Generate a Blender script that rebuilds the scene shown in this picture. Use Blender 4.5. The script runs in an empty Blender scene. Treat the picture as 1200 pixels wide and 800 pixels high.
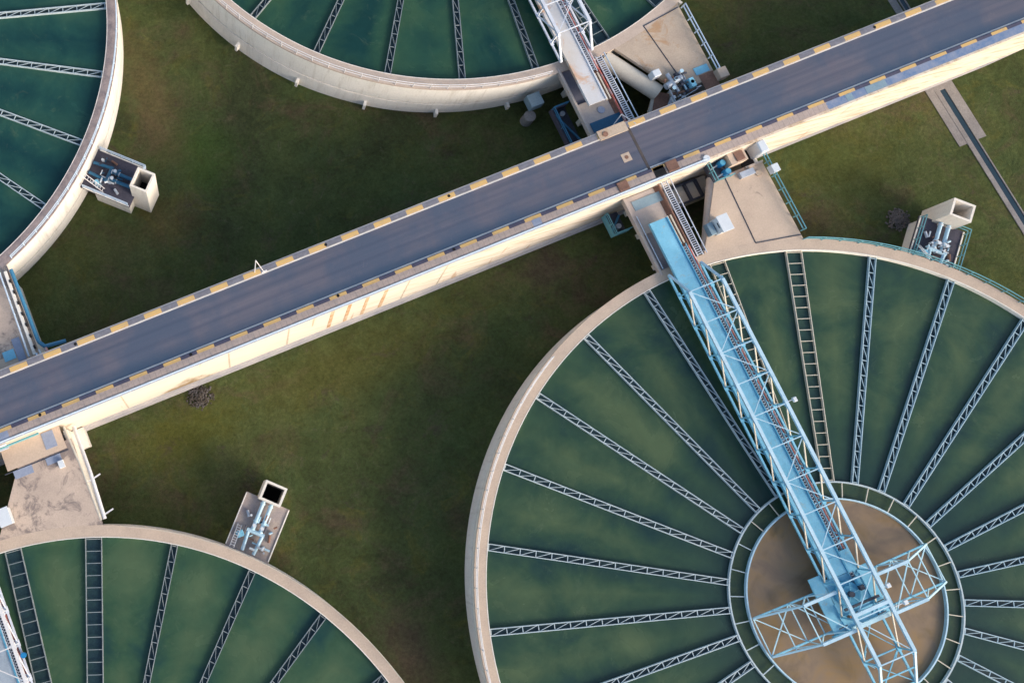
import bpy, bmesh, math, random
from mathutils import Vector, Matrix
random.seed(7)
R = math.radians
sc = bpy.context.scene

# ------------------------------------------------------------------ camera
cam_d = bpy.data.cameras.new('camera'); cam = bpy.data.objects.new('camera', cam_d)
sc.collection.objects.link(cam); sc.camera = cam
cam_d.sensor_fit = 'HORIZONTAL'; cam_d.sensor_width = 36; cam_d.lens = 36.0
cam_d.shift_x = 0.302933; cam_d.shift_y = -0.043482
cam_d.clip_start = 1; cam_d.clip_end = 6000
M = Matrix(((0.928006, 0.367709, -0.059948), (-0.372288, 0.909042, -0.187202), (-0.01434, 0.196042, 0.980491))).to_4x4()
cam.matrix_world = Matrix.Translation((-15.187, -17.378, 110.0)) @ M

# ------------------------------------------------------------------ light
SUN_EL, SUN_AZ = 24.0, -58.0          # azimuth = plan angle (from +x, counter-clockwise) towards the sun
w = bpy.data.worlds.new('World'); sc.world = w; w.use_nodes = True
wn = w.node_tree; bg = wn.nodes['Background']
sky = wn.nodes.new('ShaderNodeTexSky'); sky.sky_type = 'NISHITA'; sky.sun_disc = False
sky.sun_elevation = R(SUN_EL); sky.sun_rotation = R(90 - SUN_AZ)
sky.air_density = 1.2; sky.dust_density = 3.0; sky.ozone_density = 1.0
wn.links.new(sky.outputs[0], bg.inputs[0]); bg.inputs[1].default_value = 0.12
sl = bpy.data.lights.new('sun', 'SUN'); sl.energy = 1.45; sl.angle = R(20); sl.color = (1.0, 0.89, 0.77)
so = bpy.data.objects.new('sun', sl); sc.collection.objects.link(so)
sd = Vector((math.cos(R(SUN_EL)) * math.cos(R(SUN_AZ)), math.cos(R(SUN_EL)) * math.sin(R(SUN_AZ)), math.sin(R(SUN_EL))))
so.rotation_euler = sd.to_track_quat('Z', 'Y').to_euler(); so.location = sd * 300
vs = sc.view_settings; vs.view_transform = 'Standard'; vs.look = 'None'; vs.gamma = 1.0; vs.exposure = 1.07
vs.use_curve_mapping = False

# ------------------------------------------------------------------ materials
def nt(name):
    m = bpy.data.materials.new(name); m.use_nodes = True
    t = m.node_tree; return m, t, t.nodes['Principled BSDF']
def N(t, typ, **k):
    n = t.nodes.new(typ)
    for a, b in k.items(): setattr(n, a, b)
    return n
def coords(t): return N(t, 'ShaderNodeNewGeometry').outputs['Position']
def noise(t, vec, scale, detail=4, rough=.6, dist=0.0):
    n = N(t, 'ShaderNodeTexNoise'); n.inputs['Scale'].default_value = scale; n.inputs['Detail'].default_value = detail
    n.inputs['Roughness'].default_value = rough; n.inputs['Distortion'].default_value = dist
    t.links.new(vec, n.inputs['Vector']); return n.outputs['Fac']
def ramp(t, fac, stops):
    n = N(t, 'ShaderNodeValToRGB'); e = n.color_ramp.elements
    while len(e) < len(stops): e.new(.5)
    for i, (p, c) in enumerate(stops):
        e[i].position = p; e[i].color = (c if len(c) == 4 else (*c, 1)) if hasattr(c, '__len__') else (c, c, c, 1)
    t.links.new(fac, n.inputs[0]); return n.outputs[0]
def mix(t, fac, a, b, mode='MIX'):
    n = N(t, 'ShaderNodeMix', data_type='RGBA', blend_type=mode)
    for s, v in ((n.inputs[0], fac), (n.inputs[6], a), (n.inputs[7], b)):
        if hasattr(v, 'links'): t.links.new(v, s)
        elif hasattr(v, '__len__'): s.default_value = (*v, 1)
        else: s.default_value = v
    return n.outputs[2]
def math_(t, op, a, b=None):
    n = N(t, 'ShaderNodeMath', operation=op)
    for i, v in enumerate((a, b)):
        if v is None: continue
        if hasattr(v, 'links'): t.links.new(v, n.inputs[i])
        else: n.inputs[i].default_value = v
    return n.outputs[0]
def bump(t, p, h, strength, dist=.05):
    b = N(t, 'ShaderNodeBump'); b.inputs['Strength'].default_value = strength; b.inputs['Distance'].default_value = dist
    t.links.new(h, b.inputs['Height']); t.links.new(b.outputs[0], p.inputs['Normal'])

def worn(name, base, dark, amount=.5, scale=.35, rough=.8, fine=.12, stain=None, metal=0.0, streak=None):
    """a surface of one colour with broad blotches, fine grain and an optional stain colour"""
    m, t, p = nt(name); c = coords(t)
    a = ramp(t, noise(t, c, scale, 6, .65), [(.38, 0.0), (.68, 1.0)])
    col = mix(t, math_(t, 'MULTIPLY', a, amount), base, dark)
    g = noise(t, c, 6.0, 5, .7)
    gm = ramp(t, g, [(.3, 1 - fine), (.7, 1 + fine)])
    col = mix(t, 1.0, col, gm, 'MULTIPLY')
    if stain:
        sc_, thr, sv = stain[1], stain[2], stain[0]
        s = ramp(t, noise(t, c, sc_, 7, .75, .6), [(thr, 0.0), (thr + .09, 1.0)])
        col = mix(t, math_(t, 'MULTIPLY', s, stain[3]), col, sv)
    t.links.new(col, p.inputs['Base Color']); p.inputs['Roughness'].default_value = rough; p.inputs['Metallic'].default_value = metal
    p.inputs['Specular IOR Level'].default_value = .3
    bump(t, p, g, .25, .02)
    return m

def drippy(name, base, dark, drip, amt=.6, rough=.85):
    """wall paint with blotches and narrow drip marks running down from the top"""
    m, t, p = nt(name); c = coords(t)
    col = mix(t, ramp(t, noise(t, c, .3, 6, .65), [(.38, 0.0), (.66, .8)]), base, dark)
    mp = N(t, 'ShaderNodeMapping'); mp.inputs['Scale'].default_value = (1, 1, .10); t.links.new(c, mp.inputs['Vector'])
    d = ramp(t, noise(t, mp.outputs[0], 1.3, 7, .75), [(.52, 0.0), (.68, amt)])
    col = mix(t, d, col, drip)
    g = noise(t, c, 5, 5, .7); col = mix(t, 1.0, col, ramp(t, g, [(.3, .92), (.7, 1.08)]), 'MULTIPLY')
    t.links.new(col, p.inputs['Base Color']); p.inputs['Roughness'].default_value = rough; bump(t, p, g, .3, .02); return m

MT = {}
MT['deck'] = worn('deck_concrete', (.56, .44, .345), (.44, .34, .27), .8, .25, .9, .10, ((.16, .13, .12), .55, .63, .7))
MT['deck_dirty'] = worn('weathered_deck_concrete', (.53, .42, .345), (.40, .32, .27), .9, .3, .9, .12, ((.15, .125, .125), .40, .50, .75))
MT['deck_rust'] = worn('rust_stained_deck_concrete', (.50, .40, .31), (.38, .30, .24), .9, .25, .9, .12, ((.38, .19, .07), .3, .54, .6))
MT['rim'] = worn('rim_concrete', (.52, .41, .325), (.42, .33, .27), .8, .5, .9, .12, ((.22, .17, .15), .9, .66, .6))
MT['rim_grey'] = worn('mottled_grey_rim_concrete', (.34, .275, .26), (.20, .16, .165), .9, .9, .9, .18)
MT['rim_tan'] = worn('pale_rim_concrete', (.52, .42, .35), (.42, .33, .28), .7, .5, .9, .12)
MT['wall'] = drippy('painted_tank_wall', (.80, .76, .70), (.73, .69, .63), (.46, .40, .33), .5)
MT['plinth'] = drippy('plinth_concrete', (.80, .76, .71), (.70, .66, .61), (.45, .40, .34), .4)
MT['groove'] = worn('dark_groove', (.03, .025, .025), (.02, .02, .02), .5, 1, .9)
MT['trough'] = worn('dark_trough_steel', (.014, .034, .046), (.020, .048, .046), .8, .8, .35, .3)
MT['ramp'] = worn('ramp_concrete', (.50, .42, .36), (.36, .32, .32), .9, .3, .9, .1, ((.42, .22, .10), .4, .62, .5))
MT['pit'] = worn('dark_grey_concrete', (.17, .17, .21), (.11, .12, .17), .9, .4, .8, .12)  # darker bluish concrete for the floor of the top ramp
MT['rust'] = worn('rusty_brown_steel', (.26, .14, .10), (.16, .09, .07), .8, 1, .8, .2)
MT['cyan'] = worn('cyan_paint', (.23, .53, .70), (.15, .42, .58), .9, .5, .45, .08, ((.34, .36, .34), 1.6, .57, .55))
MT['cyan_pale'] = worn('pale_cyan_paint', (.52, .72, .80), (.36, .60, .72), .8, .4, .45, .05, ((.60, .50, .42), 1.1, .68, .5))
MT['cyan_deep'] = worn('deep_cyan_paint', (.10, .36, .54), (.07, .27, .43), .7, .6, .45, .08)
MT['lilac'] = worn('weathered_lilac_paint', (.66, .70, .77), (.48, .50, .58), .8, .6, .5, .06, ((.55, .36, .25), 1.0, .64, .5))
MT['walk_lilac'] = worn('weathered_pale_walkway', (.58, .58, .60), (.52, .47, .41), .9, .18, .6, .05, ((.55, .28, .12), .30, .53, .7))
MT['white_blue'] = worn('white_blue_paint', (.46, .64, .76), (.34, .52, .64), .9, .8, .5, .08, ((.40, .30, .24), 2.2, .60, .5))
MT['launder'] = worn('pale_steel', (.46, .54, .58), (.34, .42, .47), .8, .7, .55, .08)
MT['launder_cyan'] = worn('bluish_steel', (.38, .50, .57), (.28, .41, .49), .8, .7, .5, .08)
MT['launder_cream'] = worn('cream_steel', (.60, .54, .44), (.44, .42, .38), .8, .7, .6, .08)
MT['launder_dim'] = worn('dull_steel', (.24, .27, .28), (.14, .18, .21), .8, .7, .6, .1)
MT['rail_blue'] = worn('teal_rail_paint', (.14, .34, .38), (.10, .28, .34), .6, .8, .5, .1)
MT['rail_pale'] = worn('pale_rail_paint', (.50, .60, .72), (.4, .5, .62), .6, .8, .5, .1)
MT['rail_white'] = worn('white_rail_paint', (.72, .70, .70), (.6, .6, .62), .6, .8, .5, .1)
MT['rail_deep'] = worn('blue_pipe_paint', (.06, .22, .36), (.05, .17, .30), .6, .8, .45, .1)
MT['red'] = worn('red_pipe_paint', (.50, .13, .095), (.40, .14, .13), .8, 1.2, .5, .1, ((.42, .36, .38), .8, .50, .8))
MT['blue_motor'] = worn('blue_motor_paint', (.02, .22, .50), (.02, .16, .38), .6, 2, .4, .1)
MT['galv'] = worn('galvanised_steel', (.50, .54, .60), (.34, .38, .44), .8, 1.5, .4, .12, None, .3)
MT['dark_steel'] = worn('dark_steel', (.06, .065, .09), (.03, .035, .05), .8, 1, .5, .2)
MT['cabinet'] = worn('white_cabinet_paint', (.64, .68, .72), (.54, .58, .63), .5, 1, .5, .05)
MT['shaft'] = drippy('cream_render', (.78, .72, .64), (.70, .64, .56), (.46, .39, .32), .45)
MT['black'] = worn('black_void', (.012, .012, .014), (.008, .008, .01), .5, 1, .9)
MT['mat_blue'] = worn('dark_blue_sheet', (.02, .10, .19), (.015, .07, .14), .7, .8, .5, .15)
MT['mat_pale'] = worn('pale_blue_sheet', (.24, .33, .39), (.17, .26, .33), .9, .8, .5, .12)
MT['mat_grey'] = worn('grey_blue_sheet', (.28, .32, .42), (.22, .26, .36), .8, 1, .6, .1)
MT['platform'] = worn('dark_platform_slab', (.075, .07, .095), (.05, .05, .07), .8, .6, .8, .2)
MT['platform_tan'] = worn('tan_platform_slab', (.40, .33, .29), (.22, .20, .23), .9, .35, .85, .14)
MT['drain_water'] = worn('drain_water', (.025, .05, .07), (.02, .038, .055), .6, .6, .25, .1)
MT['apron'] = worn('apron_concrete', (.27, .25, .24), (.19, .175, .175), .9, .6, .9, .2)
MT['stone'] = worn('grey_stone', (.17, .15, .14), (.09, .08, .075), .9, 2, .9, .3)
MT['bush'] = worn('bush_leaf', (.06, .048, .035), (.16, .15, .16), .8, 1.0, .9, .3)
MT['conduit'] = worn('pale_conduit_paint', (.62, .56, .47), (.50, .45, .38), .8, .4, .7, .07)
MT['rust_streak'] = worn('rust_streak', (.42, .24, .12), (.60, .46, .34), 1, 1.2, .85, .2)
MT['joint_grey'] = worn('grimy_joint', (.42, .33, .25), (.55, .48, .40), 1, 1.2, .85, .2)
MT['coping_pale'] = worn('pale_coping', (.42, .46, .54), (.34, .38, .46), .8, .6, .8, .08)
MT['navy'] = worn('navy_paint', (.03, .13, .23), (.02, .09, .17), .8, .8, .45, .15)
MT['trough_green'] = worn('green_trough_water', (.016, .046, .042), (.030, .060, .040), .9, .6, .3, .25)
MT['pit_pale'] = worn('pale_pit_concrete', (.34, .31, .32), (.24, .22, .25), .9, .5, .85, .12)
MT['mat_pale_walk'] = worn('pale_grey_walkway', (.44, .50, .56), (.34, .40, .46), .9, .5, .6, .1)
MT['joint'] = worn('joint_filler', (.09, .075, .07), (.05, .045, .05), .8, 1, .8, .2)
MT['yellow'] = worn('yellow_kerb_paint', (.68, .40, .10), (.5, .32, .14), .6, 1, .8, .12)

def asphalt():
    m, t, p = nt('asphalt'); c = coords(t)
    sp = N(t, 'ShaderNodeSeparateXYZ'); t.links.new(c, sp.inputs[0])
    mp = N(t, 'ShaderNodeMapping'); mp.inputs['Scale'].default_value = (.03, .9, 1); t.links.new(c, mp.inputs['Vector'])
    n1 = noise(t, mp.outputs[0], 1.6, 4, .6)
    col = ramp(t, n1, [(.3, (.082, .092, .130)), (.55, (.114, .114, .150)), (.75, (.140, .132, .165))])
    n2 = noise(t, c, .16, 5, .6)
    col = mix(t, ramp(t, n2, [(.42, 0.0), (.58, .75)]), col, (.062, .088, .140))
    mp3 = N(t, 'ShaderNodeMapping'); mp3.inputs['Scale'].default_value = (.5, .35, 1); mp3.inputs['Location'].default_value = (13, 5, 0); t.links.new(c, mp3.inputs['Vector'])
    col = mix(t, ramp(t, noise(t, mp3.outputs[0], .35, 6, .7, 1.5), [(.54, 0.0), (.68, .3)]), col, (.125, .108, .140))
    # dark bluish band along the south gutter, fading towards the middle of the road
    y = math_(t, 'ADD', sp.outputs[1], math_(t, 'MULTIPLY', math_(t, 'SUBTRACT', noise(t, c, .35, 4), .5), 1.3))
    band = ramp(t, math_(t, 'DIVIDE', math_(t, 'ADD', y, 2.0), 2.0), [(.0, 1.0), (.75, 0.0)])
    col = mix(t, math_(t, 'MULTIPLY', band, .75), col, (.022, .066, .125))
    # wheel tracks
    for yy in (.35, 1.75):
        d = math_(t, 'ABSOLUTE', math_(t, 'SUBTRACT', sp.outputs[1], yy))
        col = mix(t, ramp(t, d, [(.0, .35), (.28, 0.0)]), col, (.045, .062, .108))
    oil = ramp(t, noise(t, c, 1.1, 7, .78, .6), [(.63, 0.0), (.72, .45)])
    col = mix(t, oil, col, (.045, .05, .075))
    grit = ramp(t, noise(t, c, .9, 8, .8, 1.0), [(.60, 0.0), (.72, .35)])
    col = mix(t, grit, col, (.19, .17, .18))
    g = noise(t, c, 14, 4, .8)
    col = mix(t, 1.0, col, ramp(t, g, [(.3, .84), (.7, 1.16)]), 'MULTIPLY')
    t.links.new(col, p.inputs['Base Color']); p.inputs['Roughness'].default_value = .8; p.inputs['Specular IOR Level'].default_value = .25
    bump(t, p, g, .3, .01); return m
MT['asphalt'] = asphalt()

def kerb(name, other, x0=7.86, period=3.83, duty=.51):
    m, t, p = nt(name); c = coords(t); sp = N(t, 'ShaderNodeSeparateXYZ'); t.links.new(c, sp.inputs[0])
    f = math_(t, 'FRACT', math_(t, 'DIVIDE', math_(t, 'ADD', math_(t, 'SUBTRACT', sp.outputs[0], x0), period * 200), period))
    msk = math_(t, 'LESS_THAN', f, duty)
    worn_ = noise(t, c, 1.7, 6, .75)
    ycol = mix(t, ramp(t, worn_, [(.5, 0.0), (.72, .6)]), (.60, .39, .15), (.36, .28, .2))
    ocol = mix(t, ramp(t, worn_, [(.45, 0.0), (.7, .6)]), other, tuple(min(.4, x * 1.7) for x in other))
    col = mix(t, msk, ocol, ycol)
    t.links.new(col, p.inputs['Base Color']); p.inputs['Roughness'].default_value = .8
    return m
MT['kerb_n'] = kerb('kerb_paint_grey_and_yellow', (.15, .15, .18))
MT['kerb_s'] = kerb('kerb_paint_dark_and_yellow', (.055, .055, .095))

def walk():
    m, t, p = nt('footway_concrete'); c = coords(t); sp = N(t, 'ShaderNodeSeparateXYZ'); t.links.new(c, sp.inputs[0])
    f = math_(t, 'FRACT', math_(t, 'ADD', math_(t, 'MULTIPLY', sp.outputs[0], 1.6), 600.0))
    j = ramp(t, math_(t, 'ABSOLUTE', math_(t, 'SUBTRACT', f, .5)), [(.38, 0.0), (.48, .45)])
    col = mix(t, noise(t, c, .8, 5, .7), (.46, .36, .32), (.34, .28, .25))
    col = mix(t, j, col, (.24, .21, .21))
    gap = noise(t, c, 5, 4, .7)
    col = mix(t, 1.0, col, ramp(t, gap, [(.3, .86), (.7, 1.14)]), 'MULTIPLY')
    # stretch of the footway painted blue
    xb = math_(t, 'ADD', sp.outputs[0], math_(t, 'MULTIPLY', math_(t, 'SUBTRACT', noise(t, c, 1.1, 3), .5), 1.6))
    blue = mix(t, ramp(t, noise(t, c, .8, 7, .8), [(.35, 0.0), (.65, 1.0)]), (.085, .17, .33), (.26, .29, .38))
    col = mix(t, math_(t, 'GREATER_THAN', xb, 63.6), col, blue)
    t.links.new(col, p.inputs['Base Color']); p.inputs['Roughness'].default_value = .85
    return m
MT['walk'] = walk()

def roadwall():
    m, t, p = nt('road_wall_paint'); c = coords(t)
    base = mix(t, noise(t, c, .3, 5, .65), (.70, .62, .53), (.64, .56, .47))
    # slanted grime streaks that run along the batter, heavier towards the east
    sq = N(t, 'ShaderNodeSeparateXYZ'); t.links.new(c, sq.inputs[0])
    q = math_(t, 'ADD', sq.outputs[2], math_(t, 'MULTIPLY', sq.outputs[0], .42))
    cv = N(t, 'ShaderNodeCombineXYZ'); t.links.new(math_(t, 'MULTIPLY', sq.outputs[0], .10), cv.inputs[0]); t.links.new(math_(t, 'MULTIPLY', q, 1.0), cv.inputs[1])
    s = noise(t, cv.outputs[0], 1.6, 7, .72)
    east = ramp(t, math_(t, 'DIVIDE', math_(t, 'ADD', sq.outputs[0], 20.0), 80.0), [(.2, .15), (.6, 1.0)])
    base = mix(t, math_(t, 'MULTIPLY', ramp(t, s, [(.48, 0.0), (.62, .85)]), east), base, (.40, .29, .19))
    mp2 = N(t, 'ShaderNodeMapping'); mp2.inputs['Scale'].default_value = (.55, .05, .05); t.links.new(c, mp2.inputs['Vector'])
    v = noise(t, mp2.outputs[0], 1.5, 3, .6)
    base = mix(t, ramp(t, v, [(.66, 0.0), (.72, .7)]), base, (.42, .26, .15))
    sp = N(t, 'ShaderNodeSeparateXYZ'); t.links.new(c, sp.inputs[0])
    low = ramp(t, math_(t, 'ADD', math_(t, 'MULTIPLY', sp.outputs[2], -.2), math_(t, 'MULTIPLY', noise(t, c, .6, 5), .7)), [(1.2, 0.0), (1.55, .7)])
    base = mix(t, low, base, (.45, .37, .30))
    dx = math_(t, 'DIVIDE', math_(t, 'ABSOLUTE', math_(t, 'SUBTRACT', sp.outputs[0], -13.2)), 5.5)
    dz = math_(t, 'DIVIDE', math_(t, 'ADD', sp.outputs[2], 6.6), 5.0)
    sn = math_(t, 'ADD', math_(t, 'ADD', dx, dz), math_(t, 'MULTIPLY', math_(t, 'SUBTRACT', noise(t, c, .8, 6, .7), .5), 1.5))
    base = mix(t, ramp(t, sn, [(.45, .9), (.95, 0.0)]), base, (.22, .14, .05))
    t.links.new(base, p.inputs['Base Color']); p.inputs['Roughness'].default_value = .85
    return m
MT['roadwall'] = roadwall()
MT['ledge'] = worn('ledge_concrete', (.46, .43, .42), (.27, .27, .30), .9, .25, .85, .1)

def grass():
    m, t, p = nt('grass'); c = coords(t)
    SP = N(t, 'ShaderNodeSeparateXYZ'); t.links.new(c, SP.inputs[0])
    a = noise(t, c, .05, 6, .62, .4); b = noise(t, c, .42, 8, .74, .6); f = noise(t, c, 2.6, 6, .8)
    col = ramp(t, a, [(.34, (.044, .054, .024)), (.46, (.060, .078, .028)), (.56, (.076, .092, .032)), (.7, (.092, .084, .042))])
    brown = ramp(t, noise(t, c, .13, 8, .74, .9), [(.50, 0.0), (.66, .8)])
    col = mix(t, brown, col, (.092, .068, .042))
    gr = ramp(t, noise(t, c, .10, 7, .7, .4), [(.50, 0.0), (.64, .8)])
    col = mix(t, gr, col, (.054, .080, .030))
    ol = ramp(t, noise(t, c, .22, 8, .75, .9), [(.54, 0.0), (.68, .7)])
    col = mix(t, ol, col, (.100, .098, .026))
    mp = N(t, 'ShaderNodeMapping'); mp.inputs['Location'].default_value = (37, 11, 0); t.links.new(c, mp.inputs['Vector'])
    pale = ramp(t, noise(t, mp.outputs[0], .5, 9, .80, 1.0), [(.58, 0.0), (.72, .65)])
    col = mix(t, pale, col, (.135, .110, .075))
    for (px_, py_, rx_, ry_, pc, am) in ((-4.5, 30, 3.8, 14, (.125, .092, .045), .6), (-9, 15, 6, 4, (.12, .085, .035), .5), (-1.5, 21, 6, 7, (.045, .085, .018), .6), (-22, 1, 6, 5, (.085, .070, .050), .5),  # golden patches by the top left tank: dry grass with sunlight put into its colour
            (15, -19, 11, 9, (.052, .080, .028), .4), (-16, -9, 9, 4, (.110, .110, .022), .65), (67, -8, 9, 6, (.085, .095, .024), .55), (3, -9, 14, 4.5, (.095, .092, .024), .5), (-2, -40, 4, 8, (.085, .060, .045), .6), (30, -7, 4, 3, (.08, .055, .045), .6), (44, 12, 12, 3, (.03, .032, .018), .5)):  # last patch: shade at the top tank's foot put into the grass colour
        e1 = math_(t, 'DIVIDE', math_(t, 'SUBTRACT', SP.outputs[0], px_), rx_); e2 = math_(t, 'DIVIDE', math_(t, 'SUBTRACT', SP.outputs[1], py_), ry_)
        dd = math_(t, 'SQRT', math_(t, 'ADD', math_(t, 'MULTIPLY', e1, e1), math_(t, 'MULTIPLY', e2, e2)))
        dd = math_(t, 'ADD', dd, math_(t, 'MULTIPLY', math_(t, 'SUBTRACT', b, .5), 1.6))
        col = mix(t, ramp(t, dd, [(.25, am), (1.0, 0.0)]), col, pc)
    soil = ramp(t, noise(t, mp.outputs[0], .17, 7, .72, .7), [(.60, 0.0), (.70, .7)])
    col = mix(t, soil, col, (.075, .052, .045))
    col = mix(t, 1.0, col, ramp(t, b, [(.25, .68), (.75, 1.32)]), 'MULTIPLY')
    col = mix(t, 1.0, col, ramp(t, f, [(.25, .60), (.75, 1.40)]), 'MULTIPLY')
    t.links.new(col, p.inputs['Base Color']); p.inputs['Roughness'].default_value = 1.0; p.inputs['Specular IOR Level'].default_value = .1
    bump(t, p, math_(t, 'ADD', b, f), .7, .3)
    return m
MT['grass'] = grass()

def water(name, c1, c2, c3, cx, cy, edge, rough=.22, strength=1.0, haze=.045):
    """murky water; colour darker by channels, well and rim, lighter in the middle of each sector between the channels (every 13.33 degrees)"""
    m, t, p = nt(name); c = coords(t)
    sp = N(t, 'ShaderNodeSeparateXYZ'); t.links.new(c, sp.inputs[0])
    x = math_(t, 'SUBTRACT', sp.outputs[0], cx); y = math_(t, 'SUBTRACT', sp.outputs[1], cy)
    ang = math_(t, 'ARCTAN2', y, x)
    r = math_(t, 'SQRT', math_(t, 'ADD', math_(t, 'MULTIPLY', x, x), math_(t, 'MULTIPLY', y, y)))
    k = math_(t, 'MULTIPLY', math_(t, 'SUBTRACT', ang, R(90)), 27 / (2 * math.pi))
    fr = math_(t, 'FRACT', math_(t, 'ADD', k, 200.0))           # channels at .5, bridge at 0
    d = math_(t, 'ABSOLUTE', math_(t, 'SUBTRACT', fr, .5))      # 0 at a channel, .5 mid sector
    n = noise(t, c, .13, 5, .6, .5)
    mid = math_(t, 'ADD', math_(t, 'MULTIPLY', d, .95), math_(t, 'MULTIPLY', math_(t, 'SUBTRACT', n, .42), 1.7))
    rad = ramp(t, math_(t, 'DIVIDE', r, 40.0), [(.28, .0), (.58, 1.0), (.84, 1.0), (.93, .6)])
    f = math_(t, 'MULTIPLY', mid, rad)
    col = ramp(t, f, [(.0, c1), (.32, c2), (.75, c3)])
    s = noise(t, c, .5, 6, .7, 1.0)
    col = mix(t, 1.0, col, ramp(t, s, [(.3, 1 - haze * 2), (.7, 1 + haze * 2)]), 'MULTIPLY')
    # drifting scum: thin pale wisps
    wv = N(t, 'ShaderNodeTexNoise'); wv.inputs['Scale'].default_value = .28; wv.inputs['Detail'].default_value = 9; wv.inputs['Roughness'].default_value = .78; wv.inputs['Distortion'].default_value = 2.5
    t.links.new(c, wv.inputs['Vector'])
    col = mix(t, ramp(t, math_(t, 'MULTIPLY', wv.outputs['Fac'], rad), [(.56, 0.0), (.74, .35)]), col, (.11, .15, .09))
    t.links.new(col, p.inputs['Base Color']); p.inputs['IOR'].default_value = 1.33
    t.links.new(ramp(t, n, [(.35, .12), (.65, .30)]), p.inputs['Roughness'])
    bump(t, p, noise(t, c, 2.2, 5, .7), .25, .05)
    return m
def mud():
    m, t, p = nt('muddy_water'); c = coords(t)
    a = noise(t, c, .22, 6, .62, 1.2)
    col = ramp(t, a, [(.30, (.165, .122, .092)), (.5, (.225, .160, .106)), (.68, (.255, .165, .080))])
    col = mix(t, ramp(t, noise(t, c, .12, 5, .6, 2.0), [(.54, 0.0), (.72, .55)]), col, (.10, .075, .035))
    t.links.new(col, p.inputs['Base Color']); p.inputs['Roughness'].default_value = .3; p.inputs['IOR'].default_value = 1.33
    bump(t, p, noise(t, c, 1.5, 4, .6), .15, .05)
    return m
MT['mud'] = mud()
MT['algae'] = worn('algae_water', (.020, .046, .030), (.040, .064, .030), .9, .7, .3, .2, ((.075, .08, .035), .8, .62, .6))

# ------------------------------------------------------------------ mesh helpers
ORG = {}
class MB:
    def __init__(s): s.v = []; s.f = []
    def add(s, vs, fs):
        o = len(s.v); s.v += [Vector(v) for v in vs]; s.f += [[i + o for i in f] for f in fs]; return s
    def frame(s, a, b, up=(0, 0, 1)):
        a, b = Vector(a), Vector(b); z = (b - a).normalized(); u = Vector(up)
        if abs(z.dot(u)) > .98: u = Vector((1, 0, 0))
        x = u.cross(z).normalized(); y = z.cross(x); return a, b, x, y
    def bar(s, a, b, wd, ht=None):          # square-section bar from a to b (wd across, ht upright)
        ht = ht or wd; a, b, x, y = s.frame(a, b)
        p = [q + x * (i * wd / 2) + y * (j * ht / 2) for q in (a, b) for i, j in ((-1, -1), (1, -1), (1, 1), (-1, 1))]
        return s.add(p, [(0, 1, 2, 3), (7, 6, 5, 4), (0, 4, 5, 1), (1, 5, 6, 2), (2, 6, 7, 3), (3, 7, 4, 0)])
    def tube(s, a, b, r, n=8, r2=None):
        r2 = r if r2 is None else r2; a, b, x, y = s.frame(a, b)
        p = [q + (x * math.cos(k * 2 * math.pi / n) + y * math.sin(k * 2 * math.pi / n)) * rr for q, rr in ((a, r), (b, r2)) for k in range(n)]
        return s.add(p, [tuple(range(n - 1, -1, -1)), tuple(range(n, 2 * n))] + [(k, (k + 1) % n, n + (k + 1) % n, n + k) for k in range(n)])
    def path(s, pts, r, n=8):
        for a, b in zip(pts, pts[1:]): s.tube(a, b, r, n)
        return s
    def prism(s, poly, z0, z1):             # poly = [(x,y)], extruded z0..z1
        n = len(poly)
        return s.add([(x, y, z0) for x, y in poly] + [(x, y, z1) for x, y in poly],
                     [tuple(range(n - 1, -1, -1)), tuple(range(n, 2 * n))] + [(k, (k + 1) % n, n + (k + 1) % n, n + k) for k in range(n)])
    def box(s, x0, x1, y0, y1, z0, z1): return s.prism([(x0, y0), (x1, y0), (x1, y1), (x0, y1)], z0, z1)
    def ring(s, c, r0, r1, z0, z1, a0=0, a1=360, n=180, rb=None):    # annular sector; rb = outer radius at the base
        rb = r1 if rb is None else rb; full = abs(a1 - a0) >= 360; m = n if full else n + 1
        vs = []
        for k in range(m):
            a = R(a0 + (a1 - a0) * k / n); ca, sa = math.cos(a), math.sin(a)
            vs += [(c[0] + ca * r0, c[1] + sa * r0, z0), (c[0] + ca * rb, c[1] + sa * rb, z0), (c[0] + ca * r1, c[1] + sa * r1, z1), (c[0] + ca * r0, c[1] + sa * r0, z1)]
        fs = []
        for k in range(n):
            i, j = 4 * k, 4 * ((k + 1) % m)
            for q in range(4): fs.append((i + q, i + (q + 1) % 4, j + (q + 1) % 4, j + q))
        if not full: fs += [(3, 2, 1, 0), tuple(4 * n + q for q in range(4))]
        return s.add(vs, fs)
    def disc(s, c, r, z, n=120): return s.add([(c[0] + r * math.cos(k * 2 * math.pi / n), c[1] + r * math.sin(k * 2 * math.pi / n), z) for k in range(n)], [tuple(range(n))])
    def mesh(s, name, org=(0, 0, 0), bevel=0):
        me = bpy.data.meshes.new(name); o = Vector(org); me.from_pydata([v - o for v in s.v], [], s.f)
        bm = bmesh.new(); bm.from_mesh(me); bmesh.ops.recalc_face_normals(bm, faces=bm.faces)
        if bevel: bmesh.ops.bevel(bm, geom=bm.edges[:], offset=bevel, segments=1, affect='EDGES')
        bm.to_mesh(me); bm.free(); return me
    def build(s, name, mat, parent=None, bevel=0, smooth=False):
        org = ORG.get(parent.name, Vector((0, 0, 0))) if parent else Vector((0, 0, 0))
        me = s.mesh(name, org, bevel); me.materials.append(MT[mat] if isinstance(mat, str) else mat)
        if smooth:
            me.polygons.foreach_set('use_smooth', [True] * len(me.polygons))
        return link(me, name, parent)
def link(me, name, parent=None, loc=(0, 0, 0), rz=0):
    o = bpy.data.objects.new(name, me); sc.collection.objects.link(o)
    o.location = loc; o.rotation_euler.z = rz
    if parent: o.parent = parent; ORG[o.name] = ORG.get(parent.name, Vector((0, 0, 0)))
    return o
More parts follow.
